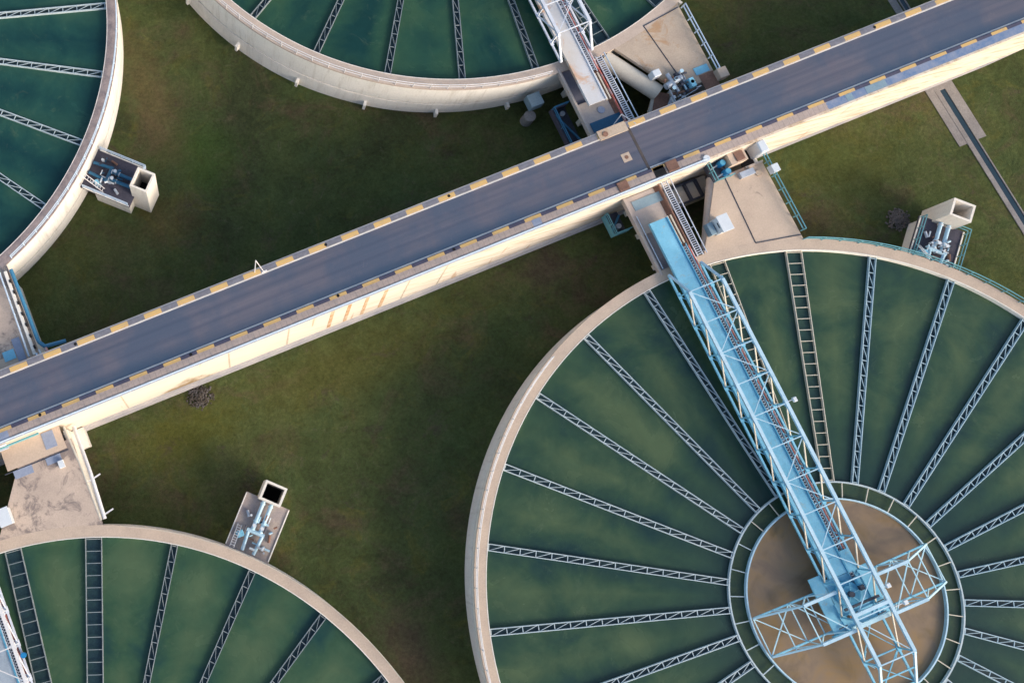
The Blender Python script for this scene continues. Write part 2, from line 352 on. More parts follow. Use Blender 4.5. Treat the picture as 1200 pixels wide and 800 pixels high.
def thing(name, loc, label, cat, group=None):
    o = bpy.data.objects.new(name, None); sc.collection.objects.link(o); o.location = loc; o.empty_display_size = .5
    ORG[o.name] = Vector(loc); o['label'] = label; o['category'] = cat
    if group: o['group'] = group
    return o
def tag(o, label, cat, group=None):
    o['label'] = label; o['category'] = cat
    if group: o['group'] = group
    return o
def struct(name, mb, mat, bevel=0):
    o = mb.build(name, mat, None, bevel); o['kind'] = 'structure'; return o

GZ = -6.6; GB = -10.5      # mean lawn level, bottom of foundations;  0 = tops of the tank rims
RZ = 2.0       # road level
K = {'tl': (-41.2, 50.6, -1), 'tc': (41.2, 50.6, -1), 'br': (41.2, -50.6, 1), 'bl': (-41.2, -50.6, 1)}
def T(k):      # tank-local (u along road, v towards road, z) -> world
    cx, cy, s = K[k]
    return lambda u, v, z=0: Vector((cx + u, cy + s * v, z))

# ------------------------------------------------------------------ ground
from mathutils import noise as mnoise
g = MB()
def lawn_z(x, y):      # the site falls gently towards the north-west
    cx_, cy_ = max(-160, min(160, x)), max(-140, min(140, y))
    return -7.0 + .012 * cx_ - .040 * cy_ + (.13 * mnoise.noise(Vector((x * .11, y * .11, 0))) if abs(x) < 160 and abs(y) < 140 and not flat(x, y) else 0)
def flat(x, y): return abs(y) < 6 or (78 < x < 88)
xs = [-3000, -600] + [-160 + 2.0 * q for q in range(161)] + [600, 3000]; ys = [-3000, -600] + [-140 + 2.0 * q for q in range(141)] + [600, 3000]
nx = len(xs)
g.add([(x, y, lawn_z(x, y)) for y in ys for x in xs], [(a + b * nx, a + 1 + b * nx, a + 1 + (b + 1) * nx, a + (b + 1) * nx) for b in range(len(ys) - 1) for a in range(nx - 1)])
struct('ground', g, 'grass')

# ------------------------------------------------------------------ road on its embankment
X0, X1 = -260, 300
struct('road', MB().box(X0, X1, -1.96, 3.28, RZ - .6, RZ), 'asphalt')
for y, nm in ((3.17, 'n'), (-1.80, 's')):
    struct('edge_line', MB().box(X0, X1, y - .085, y + .085, RZ + .001, RZ + .006), worn('white_line_paint_' + nm, (.66, .64, .62), (.42, .42, .45), .7, .6, .8, .12))
struct('kerb', MB().box(X0, X1, 3.283, 3.77, RZ - .6, RZ + .16), 'kerb_n')
struct('kerb', MB().box(X0, X1, -2.32, -1.963, RZ - .6, RZ + .16), 'kerb_s')
struct('footway', MB().box(X0, X1, -3.18, -2.323, RZ - .6, RZ + .13), 'walk')
# south embankment wall: battered, with a coping, a lower ledge and a foot
def sweep(profile, x0, x1):
    m = MB(); n = len(profile)
    m.add([(x0, y, z) for y, z in profile] + [(x1, y, z) for y, z in profile],
          [tuple(range(n)), tuple(range(2 * n - 1, n - 1, -1))] + [(k, (k + 1) % n, n + (k + 1) % n, n + k) for k in range(n)])
    return m
emb = thing('retaining_wall', (0, -3.5, GZ), 'long cream painted wall with rust streaks along the south side of the road', 'wall')
sweep([(-3.2, RZ - .02), (-3.45, RZ - .02), (-4.08, -5.4), (-4.08, GB), (-3.2, GB)], X0, X1).build('wall_face', 'roadwall', emb)
sweep([(-3.183, RZ + .2), (-3.46, RZ + .2), (-3.46, RZ), (-3.183, RZ)], X0, 48.2).build('coping', 'coping_pale', emb)
sweep([(-4.083, -5.7), (-4.32, -5.75), (-4.32, -6.3), (-4.56, -6.35), (-4.56, GB), (-4.083, GB)], X0, X1).build('footing', 'ledge', emb)
for x in (-45.5, -42.0, 3.9, 5.9, 8.0, 10.2, 12.9, 17.4, -1.2, -8.2, -20.5):       # pilaster joints
    yt, yb = -3.455, -4.06
    hw = .22 if 3 < x < 11 else .09
    MB().add([(x - hw, yt - .03, RZ - .2), (x + hw, yt - .03, RZ - .2), (x + hw, yb - .04, -5.3), (x - hw, yb - .04, -5.3),
              (x - hw, yt + .1, RZ - .2), (x + hw, yt + .1, RZ - .2), (x + hw, yb + .1, -5.3), (x - hw, yb + .1, -5.3)],
             [(0, 1, 2, 3), (4, 7, 6, 5), (0, 4, 5, 1), (1, 5, 6, 2), (2, 6, 7, 3), (3, 7, 4, 0)]).build('joint_strip', 'rust_streak' if 3 < x < 11 else 'joint_grey', emb)
pb = thing('pipe_bundle', (-45, -3.7, 1.5), 'cyan and white pipes clipped to the road wall above the bottom left deck', 'pipes')
for y_, z_, m_ in ((-3.62, 1.75, 'rail_white'), (-3.78, 1.35, 'rail_blue'), (-3.92, .95, 'coping_pale')):
    MB().tube((-66, y_, z_), (-33.5 if m_ != 'rail_blue' else -30, y_, z_), .13, 10).build('pipe', m_, pb)
nw = thing('retaining_wall', (0, 3.6, GZ), 'plain grey concrete wall under the north kerb of the road', 'wall')
sweep([(3.0, RZ - .61), (3.68, RZ - .61), (4.1, GB), (3.0, GB)], X0, X1).build('wall_face', 'ledge', nw)
sweep([(3.775, RZ + .10), (3.95, RZ + .10), (3.95, RZ - .2), (3.775, RZ - .2)], X0, X1).build('coping', 'ledge', nw)

# expansion joint, patch and drain holes in the road
tag(MB().box(42.05, 42.35, -3.1, 3.27, RZ + .001, RZ + .02).build('expansion_joint', 'joint'), 'dark metal expansion joint crossing the road beside the bridges', 'joint')
hp = thing('manhole_cover', (40.5, .2, RZ), 'square pale concrete manhole cover set in the road', 'manhole cover')
MB().box(40.0, 41.0, -.25, .75, RZ + .001, RZ + .03).build('frame', 'rim', hp, .01)
MB().tube((40.5, .25, RZ + .03), (40.5, .25, RZ + .05), .22, 16).build('lid', 'rust', hp)
i = 0
for x, y in [(-37.9, 3.5), (0.4, 3.5), (16.2 + 3.0, 3.5), (32.0 - 12, 3.5), (-56.5, -2.15), (-19, -2.15), (17.2, -2.15), (3.8, -2.15), (58.5, -2.15), (73.8, 3.5), (88, 3.5)]:
    i += 1
for x, y, lb in [(-23.0, 3.52, 'small dark drain hole in the north kerb nearest the bottom left of the road'),
                 (6.0, 3.52, 'small dark drain hole in the yellow block of the north kerb beside the lone post'),
                 (20.6, 3.52, 'small dark drain hole in the north kerb halfway along the middle of the road'),
                 (72.9, 3.52, 'small dark drain hole in the north kerb where the narrow drain meets the road'),
                 (-29.1, -2.14, 'small dark drain hole in the south kerb above the grey footway patch'),
                 (-12.0, -2.14, 'small dark drain hole in the south kerb near the brown stain on the wall'),
                 (5.0, -2.14, 'small dark drain hole in the south kerb above the rust streaks'),
                 (18.6, -2.14, 'small dark drain hole in the south kerb left of the bridge junction')]:
    tag(MB().tube((x, y, RZ + .15), (x, y, RZ + .175), .17, 12).build('drain_hole', 'black'), lb, 'drain', 'drain holes in the kerbs')
for x, y, wd, m_, lb in [(69.6, -2.76, 2.5, 'mat_pale', 'large pale square panel on the blue painted footway'),
                    (66.3, -2.76, .8, 'mat_pale', 'small pale panel on the blue painted footway'),
                    (-33.4, -2.76, 1.1, 'mat_grey', 'bluish grey patch panel in the footway near the lower left bridge deck'),
                    (28.2, -2.76, 1.0, 'mat_grey', 'bluish grey patch panel in the footway left of the bridge junction')]:
    tag(MB().box(x - wd / 2, x + wd / 2, y - .41, y + .41, RZ + .131, RZ + .15).build('footway_plate', m_), lb, 'panel')
tag(MB().box(38.0, 39.2, -3.1, -2.05, RZ + .131, RZ + .3).build('rusty_cover', 'rust', None, .03), 'rusty reddish cover box on the south footway left of the dark joint', 'cover')
tag(MB().box(43.9, 45.2, -3.1, -1.9, RZ + .131, RZ + .34).build('rusty_cover', 'rust', None, .03), 'rusty tan cover box on the south footway right of the dark joint', 'cover')
tag(MB().box(42.4, 43.7, -3.1, -2.0, RZ + .131, RZ + .16).build('opening_grate', 'black'), 'dark opening in the south footway beside the joint', 'opening')
rr = thing('chamber_cover', (40.3, 3.5, RZ), 'rust stained slab with a round lid breaking the north kerb at the top bridge', 'cover'); MB().box(38.6, 42.0, 2.95, 4.1, RZ + .17, RZ + .30).build('slab', 'deck_rust', rr, .03)
MB().tube((39.4, 3.45, RZ + .303), (39.4, 3.45, RZ + .36), .3, 14).build('lid', 'rust', rr)

# ------------------------------------------------------------------ railings
POST = {}
def post_mesh(h, r, mat):
    key = (h, r, mat)
    if key not in POST:
        me = MB().tube((0, 0, 0), (0, 0, h), r, 6).mesh('post'); me.materials.append(MT[mat]); POST[key] = me
    return POST[key]
def railing(pts, label, mat='rail_pale', h=1.1, r=.045, step=2.0, rails=(.55, 1.1), group=None, name='railing'):
    """pts: polyline at foot level; posts are spaced along it"""
    t = thing(name, tuple(pts[0]), label, 'railing', group); o = ORG[t.name]
    for z in rails:
        MB().path([p + Vector((0, 0, z)) for p in pts], r, 6).build('rail', mat, t)
    me = post_mesh(h, r, mat); d = 0; nxt = 0.0
    ln = sum((b - a).length for a, b in zip(pts, pts[1:])); n = max(1, round(ln / step)); step = ln / n
    for a, b in zip(pts, pts[1:]):
        L = (b - a).length
        while nxt <= d + L + 1e-4:
            link(me, 'post', t, a.lerp(b, min(1, max(0, (nxt - d) / L))) - o); nxt += step
        d += L
    return t
def arc(k, r, a0, a1, z=0, n=None):   # angles in degrees from the towards-road direction, + towards +u
    f = T(k); n = n or max(2, int(abs(a1 - a0) / 2.5))
    return [f(r * math.sin(R(a0 + (a1 - a0) * q / n)), r * math.cos(R(a0 + (a1 - a0) * q / n)), z) for q in range(n + 1)]
V3 = Vector
railing([V3((-70, -3.34, RZ + .2)), V3((48.2, -3.34, RZ + .2))], 'long pale cyan pipe railing on top of the south road wall', 'rail_pale', .75, .045, 2.4, (.4, .75))

# ------------------------------------------------------------------ tanks
WC = {'tl': ((.008, .040, .044), (.016, .064, .054), (.034, .090, .060)),
      'tc': ((.008, .040, .038), (.020, .066, .044), (.040, .092, .048)),
      'br': ((.012, .036, .036), (.028, .062, .038), (.064, .100, .050)),
      'bl': ((.014, .048, .044), (.034, .078, .044), (.066, .108, .056))}
RI, RO, RW, RWO, WZ = 36.87, 38.15, 10.18, 11.91, -.62

def launder_meshes():
    out = {}; global RUNGS; RUNGS = {}
    for kind, side, mat in (('steel', .42, 'launder'), ('blue', .42, 'launder_cyan'), ('dim', .42, 'launder_dim'), ('ladder', .90, 'launder_cream'), ('ladder_dim', .90, 'launder_dim')):
        lad = kind.startswith('ladder'); w0 = side * (.62 if lad and kind == 'ladder' else .92)
        w0 = .60 if kind == 'ladder' else (.80 if kind == 'ladder_dim' else .30)
        a = MB(); b = MB(); f = MB(); zt = -.34
        r0, r1 = RWO + .03, RI - .01
        w1 = .84 if lad else .34
        for s in (-1, 1):
            a.bar((r0, s * w0, zt - .28), (r1, s * w1, zt - .28), .085, .62)
            a.bar((r0, s * w0, zt + .04), (r1, s * w1, zt + .04), .08, .05)
        f.add([(r0, -w0, WZ + .03), (r1, -w1, WZ + .03), (r1, w1, WZ + .03), (r0, w0, WZ + .03)], [(0, 1, 2, 3)])
        n = 20 if lad else 15
        for q in range(n + 1):
            t = q / n; x = r0 + .15 + (r1 - r0 - .3) * t; ww = w0 + (w1 - w0) * t
            (RUNGS.setdefault(kind, []).append(MB().bar((x, -ww, zt), (x, ww, zt), .075, .06).mesh('rung')) if lad else b.bar((x, -ww, zt), (x, ww, zt), .075, .06))
            if lad: RUNGS[kind][-1].materials.append(MT[mat])
            if not lad and q < n:
                x2 = r0 + .15 + (r1 - r0 - .3) * (q + 1) / n
                b.bar((x, -ww, zt - .02), (x2, ww, zt - .02), .055, .05)
        ms = []
        for nm, mb, mm in (('side_plates', a, mat), ('trough_floor', f, 'trough_green' if kind == 'ladder' else 'trough')) + (() if lad else (('bracing', b, mat),)):
            me = mb.mesh(nm); me.materials.append(MT[mm]); ms.append((nm, me))
        out[kind] = ms
    return out
LM = launder_meshes()
LAB = {'tl': 'settling tank at the top left with deep teal water and a mottled grey rim',
       'tc': 'settling tank with a tall sunlit cream wall, cut by the top edge',
       'br': 'large settling tank at the lower right with a round brown centre well and pale spokes',
       'bl': 'settling tank at the bottom left with light green water and dark spokes'}
VIS = {'br': range(1, 28), 'bl': [q for q in range(1, 28) if q <= 6 or q >= 25], 'tl': range(1, 12), 'tc': [q for q in range(1, 28) if q <= 5 or q >= 21]}
for k, (cx, cy, s) in K.items():
    c = (cx, cy)
    t = thing('settling_tank', (cx, cy, GZ), LAB[k], 'tank', 'round settling tanks')
    rimm = {'tl': 'rim_grey', 'tc': 'rim_tan'}.get(k, 'rim')
    MB().ring(c, RI + .083, RO, -.30, 0).build('rim', rimm, t)
    gz, ins = {'br': (-2.6, .38), 'tl': (-5.6, .10), 'tc': (-4.9, .12), 'bl': (-4.0, 0)}[k]
    MB().ring(c, RI + .1, RO - .04, gz + .32, -.303, rb=RO - .04 - ins * .6).build('wall', 'wall', t)
    MB().ring(c, RI + .1, RO - .55 - ins, gz, gz + .317).build('groove', 'groove', t)
    MB().ring(c, RI + .1, RO - .04 - ins * .7, GB, gz - .003, rb=RO - ins).build('plinth', 'plinth', t)
    for q in range(28):
        a = R(q * 360 / 28 + 3); d = Vector((math.cos(a), math.sin(a), 0)); p = Vector((cx, cy, GZ - .2))
        if k == 'tc': MB().bar(p + d * (RO - .2), p + d * (RO + .5), .32, 1.2).build('buttress', 'plinth', t)
    MB().ring(c, RI, RI + .08, -.9, .02, n=180).build('lip', 'wall', t)
    water_o = MB().ring(c, RW, RI + .02, WZ - .1, WZ)
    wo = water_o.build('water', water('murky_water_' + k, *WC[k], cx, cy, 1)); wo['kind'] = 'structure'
    for q in VIS[k]:
        ang = -q * 13.3333 + 6.6667            # from towards-road, + towards +u is negative index here
        u = math.sin(R(-ang)); v = math.cos(R(-ang))
        world = math.atan2(s * v, u)
        du = -ang
        lad = abs(((du - 6.667 + 180) % 360) - 180) < 1 or abs(((du - 20 + 180) % 360) - 180) < 1
        kind = 'ladder' if lad else 'steel'
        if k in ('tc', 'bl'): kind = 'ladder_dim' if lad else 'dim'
        if k == 'br' and not lad and 20 < (du % 360) < 150: kind = 'blue'
        par = None; org = Vector((0, 0, -GZ))
        lm = LM[kind]
        par = link(lm[0][1], 'launder', t, org, world)
        for nm, me in lm[1:]: link(me, nm, par)
        for me in RUNGS.get(kind, ()): link(me, 'rung', par)
    # centre well
    w_ = thing('feed_well', (cx, cy, GZ), {'br': 'double steel ring around the brown centre of the lower right tank'}.get(k, 'double steel ring in the centre of the tank'), 'feed well') if k == 'br' else None
    if w_:
        MB().ring(c, RW - .08, RW + .06, -1.6, -.15, n=120).build('inner_ring', 'white_blue', w_)
        MB().ring(c, RWO - .08, RWO + .07, -1.4, -.25, n=120).build('outer_ring', 'launder', w_)
        for q in range(27):
            a = R(q * 360 / 27 + 90); d = Vector((math.cos(a), math.sin(a), 0)); p = Vector((cx, cy, -.33))
            MB().bar(p + d * (RW + .06), p + d * (RWO - .08), .09, .09).build('strut', 'launder_cream' if 250 < (q * 13.33 + 90) % 360 or (q * 13.33 + 90) % 360 < 120 else 'launder', w_)
    else:
        MB().ring(c, RW - .16, RW + .10, -1.6, .02, n=90).build('well_inner_ring', 'white_blue', t)
        MB().ring(c, RWO - .12, RWO + .10, -1.4, -.12, n=90).build('well_outer_ring', 'launder', t)
    al = MB().ring(c, RW + .06, RWO - .08, WZ, WZ + .02, n=120).build('water', 'algae'); al['kind'] = 'structure'
    mo = MB().disc(c, RW - .075, WZ + .03).build('muddy_water', 'mud'); mo['kind'] = 'structure'

# rim railings
railing(arc('br', RO - .08, 21.5, 120), 'teal railing around the upper right rim of the lower right tank', 'rail_blue', 1.1, .06, 2.0)
railing(arc('br', RO - .08, -27, -118), 'pale railing around the left rim of the lower right tank', 'rail_white', 1.1, .05, 2.0)
railing(arc('tc', RO - .08, -5, -118), 'white railing along the sunlit rim of the top tank', 'rail_white', 1.1, .045, 2.0)
railing(arc('tl', RO - .08, 23, 125), 'pale blue railing around the rim of the top left tank', 'rail_pale', 1.1, .055, 2.0)
railing(arc('bl', RO - .06, 24.5, 105), 'thin cream railing around the rim of the bottom left tank', 'launder_cream', 1.0, .03, 2.0)

# ------------------------------------------------------------------ decks between tank and road
def deck(k, mat, label, duct, cr, cm):
    f = T(k); t = thing('concrete_deck', f(9, 41, GZ), label, 'deck', 'wedge shaped decks between tank and road')
    pts = [f(RO * math.sin(R(a)), RO * math.cos(R(a))) for a in [(7.4 if k == 'tc' else 4.9) + (21.6 - (7.4 if k == 'tc' else 4.9)) * q / 12 for q in range(13)]]
    pts += [f(14.05, 45.2), f(9.3 if k == 'tc' else 8.25, 45.2)]
    MB().prism([(p.x, p.y) for p in pts], -.45, -.003).build('slab', mat, t)
    # support walls
    for (u0, v0, u1, v1) in ((13.7, 36.6, 13.7, 46.3), (8.6, 44.9, 13.5, 44.9)):
        a, b = f(u0, v0), f(u1, v1)
        MB().bar(V3((a.x, a.y, GB / 2 - .25)), V3((b.x, b.y, GB / 2 - .25)), .5, abs(GB) - .5).build('support_wall', 'wall', t)
    MB().path([f(u, v, .01) for u, v in duct], .06, 6).build('cable_duct', 'dark_steel', t)
    # fat conduit along the left edge
    MB().tube(f(4.35 - cr * .5 - (.1 if k == 'tc' else 0), 38.1 if k == 'tc' else 38.3, -cr - .1), f(8.75 - cr * .5 - (.65 if k == 'tc' else 0), 45.4 - (1.1 if k == 'tc' else 0), -cr - .1), cr, 32).build('conduit', cm, t)
    return t
deck('br', 'deck', 'clean tan concrete deck between the road and the lower right tank', [(9.35, 44.9), (9.0, 37.0), (14.0, 36.0)], .62, 'ramp')
deck('bl', 'deck_dirty', 'dark blotched concrete deck between the road and the bottom left tank', [(6.2, 44.2), (13.4, 44.2)], .3, 'rust')
deck('tc', 'deck_rust', 'rust stained concrete deck between the road and the top tank', [(10.2, 44.2), (9.2, 36.6), (13.9, 36.0)], .95, 'conduit')
deck('tl', 'deck_dirty', 'grey weathered concrete deck at the left edge between road and top left tank', [(9, 44.8), (9, 37.4)], .6, 'ramp')
# strip that closes the deck against the road wall
for k in ('br', 'bl', 'tl'):
    f = T(k)
    zl = {'bl': .06, 'br': 1.45}.get(k, -.02)
    a, b = f({'bl': 6.6, 'br': 9.9}.get(k, 8.25), {'bl': 44.4, 'br': 45.75}.get(k, 45.203)), f({'bl': 13.3, 'br': 11.9}.get(k, 14.05), {'br': 47.08}.get(k, 47.0))
    tag(MB().box(min(a.x, b.x), max(a.x, b.x), min(a.y, b.y), max(a.y, b.y), {'bl': .01, 'br': -.45}.get(k, zl - .43), zl).build('landing_slab', 'deck'),
        {'br': 'tan landing slab joining the right deck to the road wall', 'bl': 'landing slab with a sheet on it joining the lower left deck to the road wall',
         'tl': 'landing slab joining the far left deck to the north road wall'}[k], 'slab')
f = T('br')
railing([f(14.2, 46.4), f(14.2, 36.4)], 'teal railing on the right side of the tan deck', 'rail_blue', 1.1, .07, 1.6)
f = T('tc')
railing([f(14.2, 44.6), f(14.2, 36.2)], 'pale railing on the right side of the rust stained deck', 'rail_pale', 1.1, .08, 1.6)
tag(MB().box(*sorted((f(13.9, 0).x, f(15.0, 0).x)), *sorted((f(0, 44.6).y, f(0, 45.8).y)), -.4, .9).build('concrete_block', 'deck', None, .05), 'pale concrete block at the road end of the rust stained deck', 'block')
# BL: twin pipe run beside the deck; TL: parapet wall, pipe
f = T('bl')
pt = thing('pipe_run', f(14, 45, -1), 'pair of cream and white pipes running down the right side of the lower left deck', 'pipes')
MB().path([f(13.75, 46.6, -.1), f(14.0, 42.0, -.1), f(14.0, 36.0, -.1)], .15, 12).build('pipe', 'launder_cream', pt)
MB().path([f(14.6, 46.4, -1.6), f(14.65, 41.0, -.5), f(14.4, 36.0, -.3)], .22, 12).build('pipe', 'rail_white', pt)
for v in (40.2, 36.3):
    MB().bar(f(13.9, v, -.4), f(15.6, v + .35, -.4), .16, .16).build('bracket', 'rail_white', pt)
MB().box(*sorted((f(13.9, 0).x, f(15.2, 0).x)), *sorted((f(0, 44.2).y, f(0, 46.4).y)), GB, -5).build('pit_wall', 'plinth', pt)
f = T('tl')
pw = thing('parapet_wall', f(14, 41, 0), 'low cream parapet with dark gaps beside the far left deck', 'wall')
MB().bar(f(13.6, 46.2, .1), f(13.7, 36.3, .1), .34, .9).build('wall', 'wall', pw, .03)
for q in range(7): MB().bar(f(13.86, 37.4 + q * 1.3, .35), f(13.86, 37.75 + q * 1.3, .35), .2, .5).build('gap_block', 'groove', pw)
railing([f(13.0, 46.2), f(13.15, 36.2)], 'pale railing on the edge of the far left deck', 'rail_pale', 1.1, .06, 1.6)
bp = MB().path([f(14.35, 36.3, .3), f(14.45, 45.0, .3), f(14.9, 45.7, .2), f(17.2, 45.9, -.2)], .22, 12).build('blue_pipe', 'rail_deep')
tag(bp, 'deep blue pipe bending along the far left deck towards the road', 'pipe')
vp = thing('pipe_fitting', f(14.6, 46.6, 1), 'red and lilac pipe fittings beside the north kerb at the far left', 'fitting')
MB().tube(f(15.0, 46.1, 1.2), f(15.2, 47.1, 1.6), .17, 10).build('red_stub', 'red', vp)
MB().tube(f(14.3, 46.0, 1.2), f(14.4, 47.1, 1.7), .12, 10).build('grey_stub', 'galv', vp)
MB().tube(f(13.9, 46.3, 1.3), f(13.9, 47.2, 1.6), .13, 10).build('grey_stub', 'rail_pale', vp)

def rect(k, u0, u1, v0, v1, z0, z1):
    f = T(k); a, b = f(u0, v0), f(u1, v1)
    return (min(a.x, b.x), max(a.x, b.x), min(a.y, b.y), max(a.y, b.y), z0, z1)
def sheet(k, u0, u1, v0, v1, mat, name, label, z=0.0, th=.06, cat='sheet'):
    return tag(MB().box(*rect(k, u0, u1, v0, v1, z, z + th)).build(name, mat, None, .01), label, cat)
sheet('tl', 10.3, 11.6, 44.6, 45.7, 'cyan', 'cover_sheet', 'small bright cyan sheet on the far left deck', 0)
sheet('tl', 11.7, 12.6, 43.6, 46.2, 'mat_grey', 'cover_sheet', 'grey lilac sheet beside the bright cyan one on the far left deck', 0)
sheet('bl', 7.1, 9.2, 43.3, 44.2, 'mat_grey', 'cover_sheet', 'blue grey sheet in the middle of the dark blotched deck', 0)
sheet('bl', 10.75, 12.4, 43.4, 44.2, 'mat_grey', 'cover_sheet', 'blue grey sheet near the pipes on the dark blotched deck', 0)
sheet('bl', 11.2, 12.5, 45.0, 46.8, 'mat_grey', 'cover_sheet', 'blue grey sheet against the road wall on the dark blotched deck', .063)
sheet('bl', 11.9, 12.5, 42.6, 43.4, 'cabinet', 'junction_box', 'small white junction box on the dark blotched deck beside the pipes', 0, .5, 'box')
sheet('tc', 12.0, 13.7, 43.4, 44.3, 'cyan', 'cover_sheet', 'small cyan sheet on the rust stained deck', 0)
sheet('tc', 12.2, 14.0, 44.4, 46.6, 'rust', 'rust_patch', 'dark rusty steel plate at the road end of the rust stained deck', .0, .03, 'plate')
sheet('br', 10.8, 12.5, 44.1, 44.8, 'galv', 'metal_box', 'low grey metal box on the tan deck beside the blue motors', 0, .5, 'box')
sheet('br', 10.6, 11.6, 45.9, 46.95, 'rust', 'cover_plate', 'brownish cover plate against the road wall above the tan deck', 1.453, .12, 'plate')
sheet('br', 11.93, 13.5, 45.25, 47.0, 'groove', 'dark_opening', 'dark square opening between the landing and the rounded wall end', -.46, .02, 'opening')
sheet('br', 8.3, 9.88, 45.25, 45.7, 'deck', 'low_slab', 'narrow tan slab behind the blue motors', -.1, .08, 'slab')
sheet('br', 11.91, 14.05, 45.0, 45.2, 'ramp', 'low_kerb', 'pale low kerb in front of the dark square opening', -.02, .25, 'kerb')
tag(MB().box(*rect('br', 13.3, 14.3, 45.7, 47.15, -.5, 1.9)).build('wall_end', 'cabinet', None, .12), 'rounded white end block of the road wall above the tan deck', 'wall end')
sheet('br', 13.9, 14.7, 43.3, 44.2, 'cabinet', 'meter_box', 'small white box on the teal railing of the tan deck', .4, .9, 'box')
# round valve cover on the tan deck
f = T('br'); tag(MB().tube(f(13.0, 44.0, 0), f(13.0, 44.0, .15), .35, 20).build('round_cover', 'deck_rust'), 'round tan cover on the deck beside the small white box', 'cover')

def cabinet(k, u, v, label):
    f = T(k); t = thing('electric_cabinet', f(u, v, 0), label, 'cabinet')
    MB().box(*rect(k, u - .55, u + .55, v - .85, v + .85, .12, 1.9)).build('body', 'cabinet', t, .04)
    MB().box(*rect(k, u - .65, u + .65, v - .95, v + .95, 1.903, 2.0)).build('roof', 'cabinet', t, .02)
    MB().box(*rect(k, u - .5, u + .5, v - .8, v + .8, 0, .118)).build('plinth', 'mat_pale', t)
    MB().box(*rect(k, u - 1.35, u - .7, v - .7, v + .7, 0, .9)).build('side_unit', 'mat_pale', t, .03)
    for z in (.5, 1.4): MB().box(*rect(k, u - .58, u - .552, v - .3, v + .3, z, z + .2)).build('vent', 'dark_steel', t)
cabinet('br', 5.85, 40.2, 'white electric cabinet on the tan deck beside the bridge')
cabinet('bl', 5.0, 40.0, 'white electric cabinet at the left edge on the dark blotched deck')

# ------------------------------------------------------------------ access ramps
def ramp_(k, mat, floor, matc, label):
    extra = k == 'br'
    f = T(k); t = thing('access_ramp', f(0, 42, GZ), label, 'ramp', 'concrete ramps between bridge and road')
    MB().box(*rect(k, -2.0, 2.15, 37.9, 46.9, -.9, -.45)).build('floor', floor, t)
    MB().box(*rect(k, -1.98, 1.5, 42.4, 46.9, -.447, -.1)).build('landing', mat, t, .02)
    MB().box(*rect(k, -2.28, -2.003, 37.6, 46.95, -.6, .12)).build('side_wall', mat, t, .03)
    MB().box(*rect(k, 1.55, 2.15, 37.9, 46.9, -.447, -.15)).build('rusty_strip', 'rust', t)
    if extra:
        for u_, z_ in ((-1.85, .3), (-1.7, .0)): MB().bar(f(u_, 38.2, z_), f(u_, 44.6, z_), .07).build('side_rail', 'rail_pale', t)
    for v in (39, 43, 46): MB().box(*rect(k, .2, 1.8, v - .3, v + .3, GB, -.903)).build('pier', 'wall', t)
    return t
ramp_('br', 'ramp', 'pit_pale', 'cyan', 'tan concrete ramp below the bright blue walkway')
ramp_('tc', 'ramp', 'pit', 'lilac', 'rust spotted concrete ramp at the end of the lilac bridge')
sheet('br', -1.5, 1.9, 45.2, 46.3, 'mat_pale', 'cover_sheet', 'pale blue sheet across the ramp of the blue bridge', -.095)
sheet('tc', -1.7, 2.0, 44.9, 46.1, 'mat_blue', 'cover_sheet', 'dark blue sheet across the ramp of the lilac bridge', -.095)
f = T('tc'); tag(MB().tube(f(.25, 43.9, -.09), f(.25, 43.9, 0), .42, 20).build('round_cover', 'mat_grey'), 'round grey cover on the ramp between walkway and dark blue sheet', 'cover')
MBk = MB().path([f(-.3, 46.6, .2), f(1.2, 45.6, 1.7), f(1.9, 47.3, 2.2)], .055, 6)
tag(MBk.build('pipe_bracket', 'rail_white'), 'thin white bent bracket above the dark blue sheet', 'bracket')

def tray(k, label, m1, m2, red=True):
    """open cable ladder beside the ramp, on its far side from the tank wall"""
    f = T(k); t = thing('cable_ladder', f(2.7, 42, 0), label, 'cable ladder', 'cable ladders beside the ramps')
    for u in (2.35, 3.0): MB().bar(f(u, 47.3, .35), f(u - .1, 38.0, .35), .09, .16).build('side_rail', m1, t)
    for q in range(36):
        v = 38.2 + q * .255
        MB().bar(f(2.28, v, .35), f(2.95, v, .35), .09, .06).build('rung', m1, t)
    MB().path([f(2.02, 47.2, .3), f(1.9, 38.0, .35)], .12, 10).build('pipe', m2, t)
    MB().path([f(3.2, 47.2, .9), f(3.1, 38.0, .9)], .06, 8).build('handrail', 'rail_pale' if m2 == 'red' else m1, t)
    for v in (38.3, 41.2, 44.2, 47.0): MB().bar(f(3.12, v, .35), f(3.12, v, .9), .06).build('post', m1, t)
tray('br', 'lilac cable ladder running beside the tan ramp', 'lilac', 'rust')
tray('tc', 'cable ladder with a red pipe beside the rust spotted ramp', 'lilac', 'red')

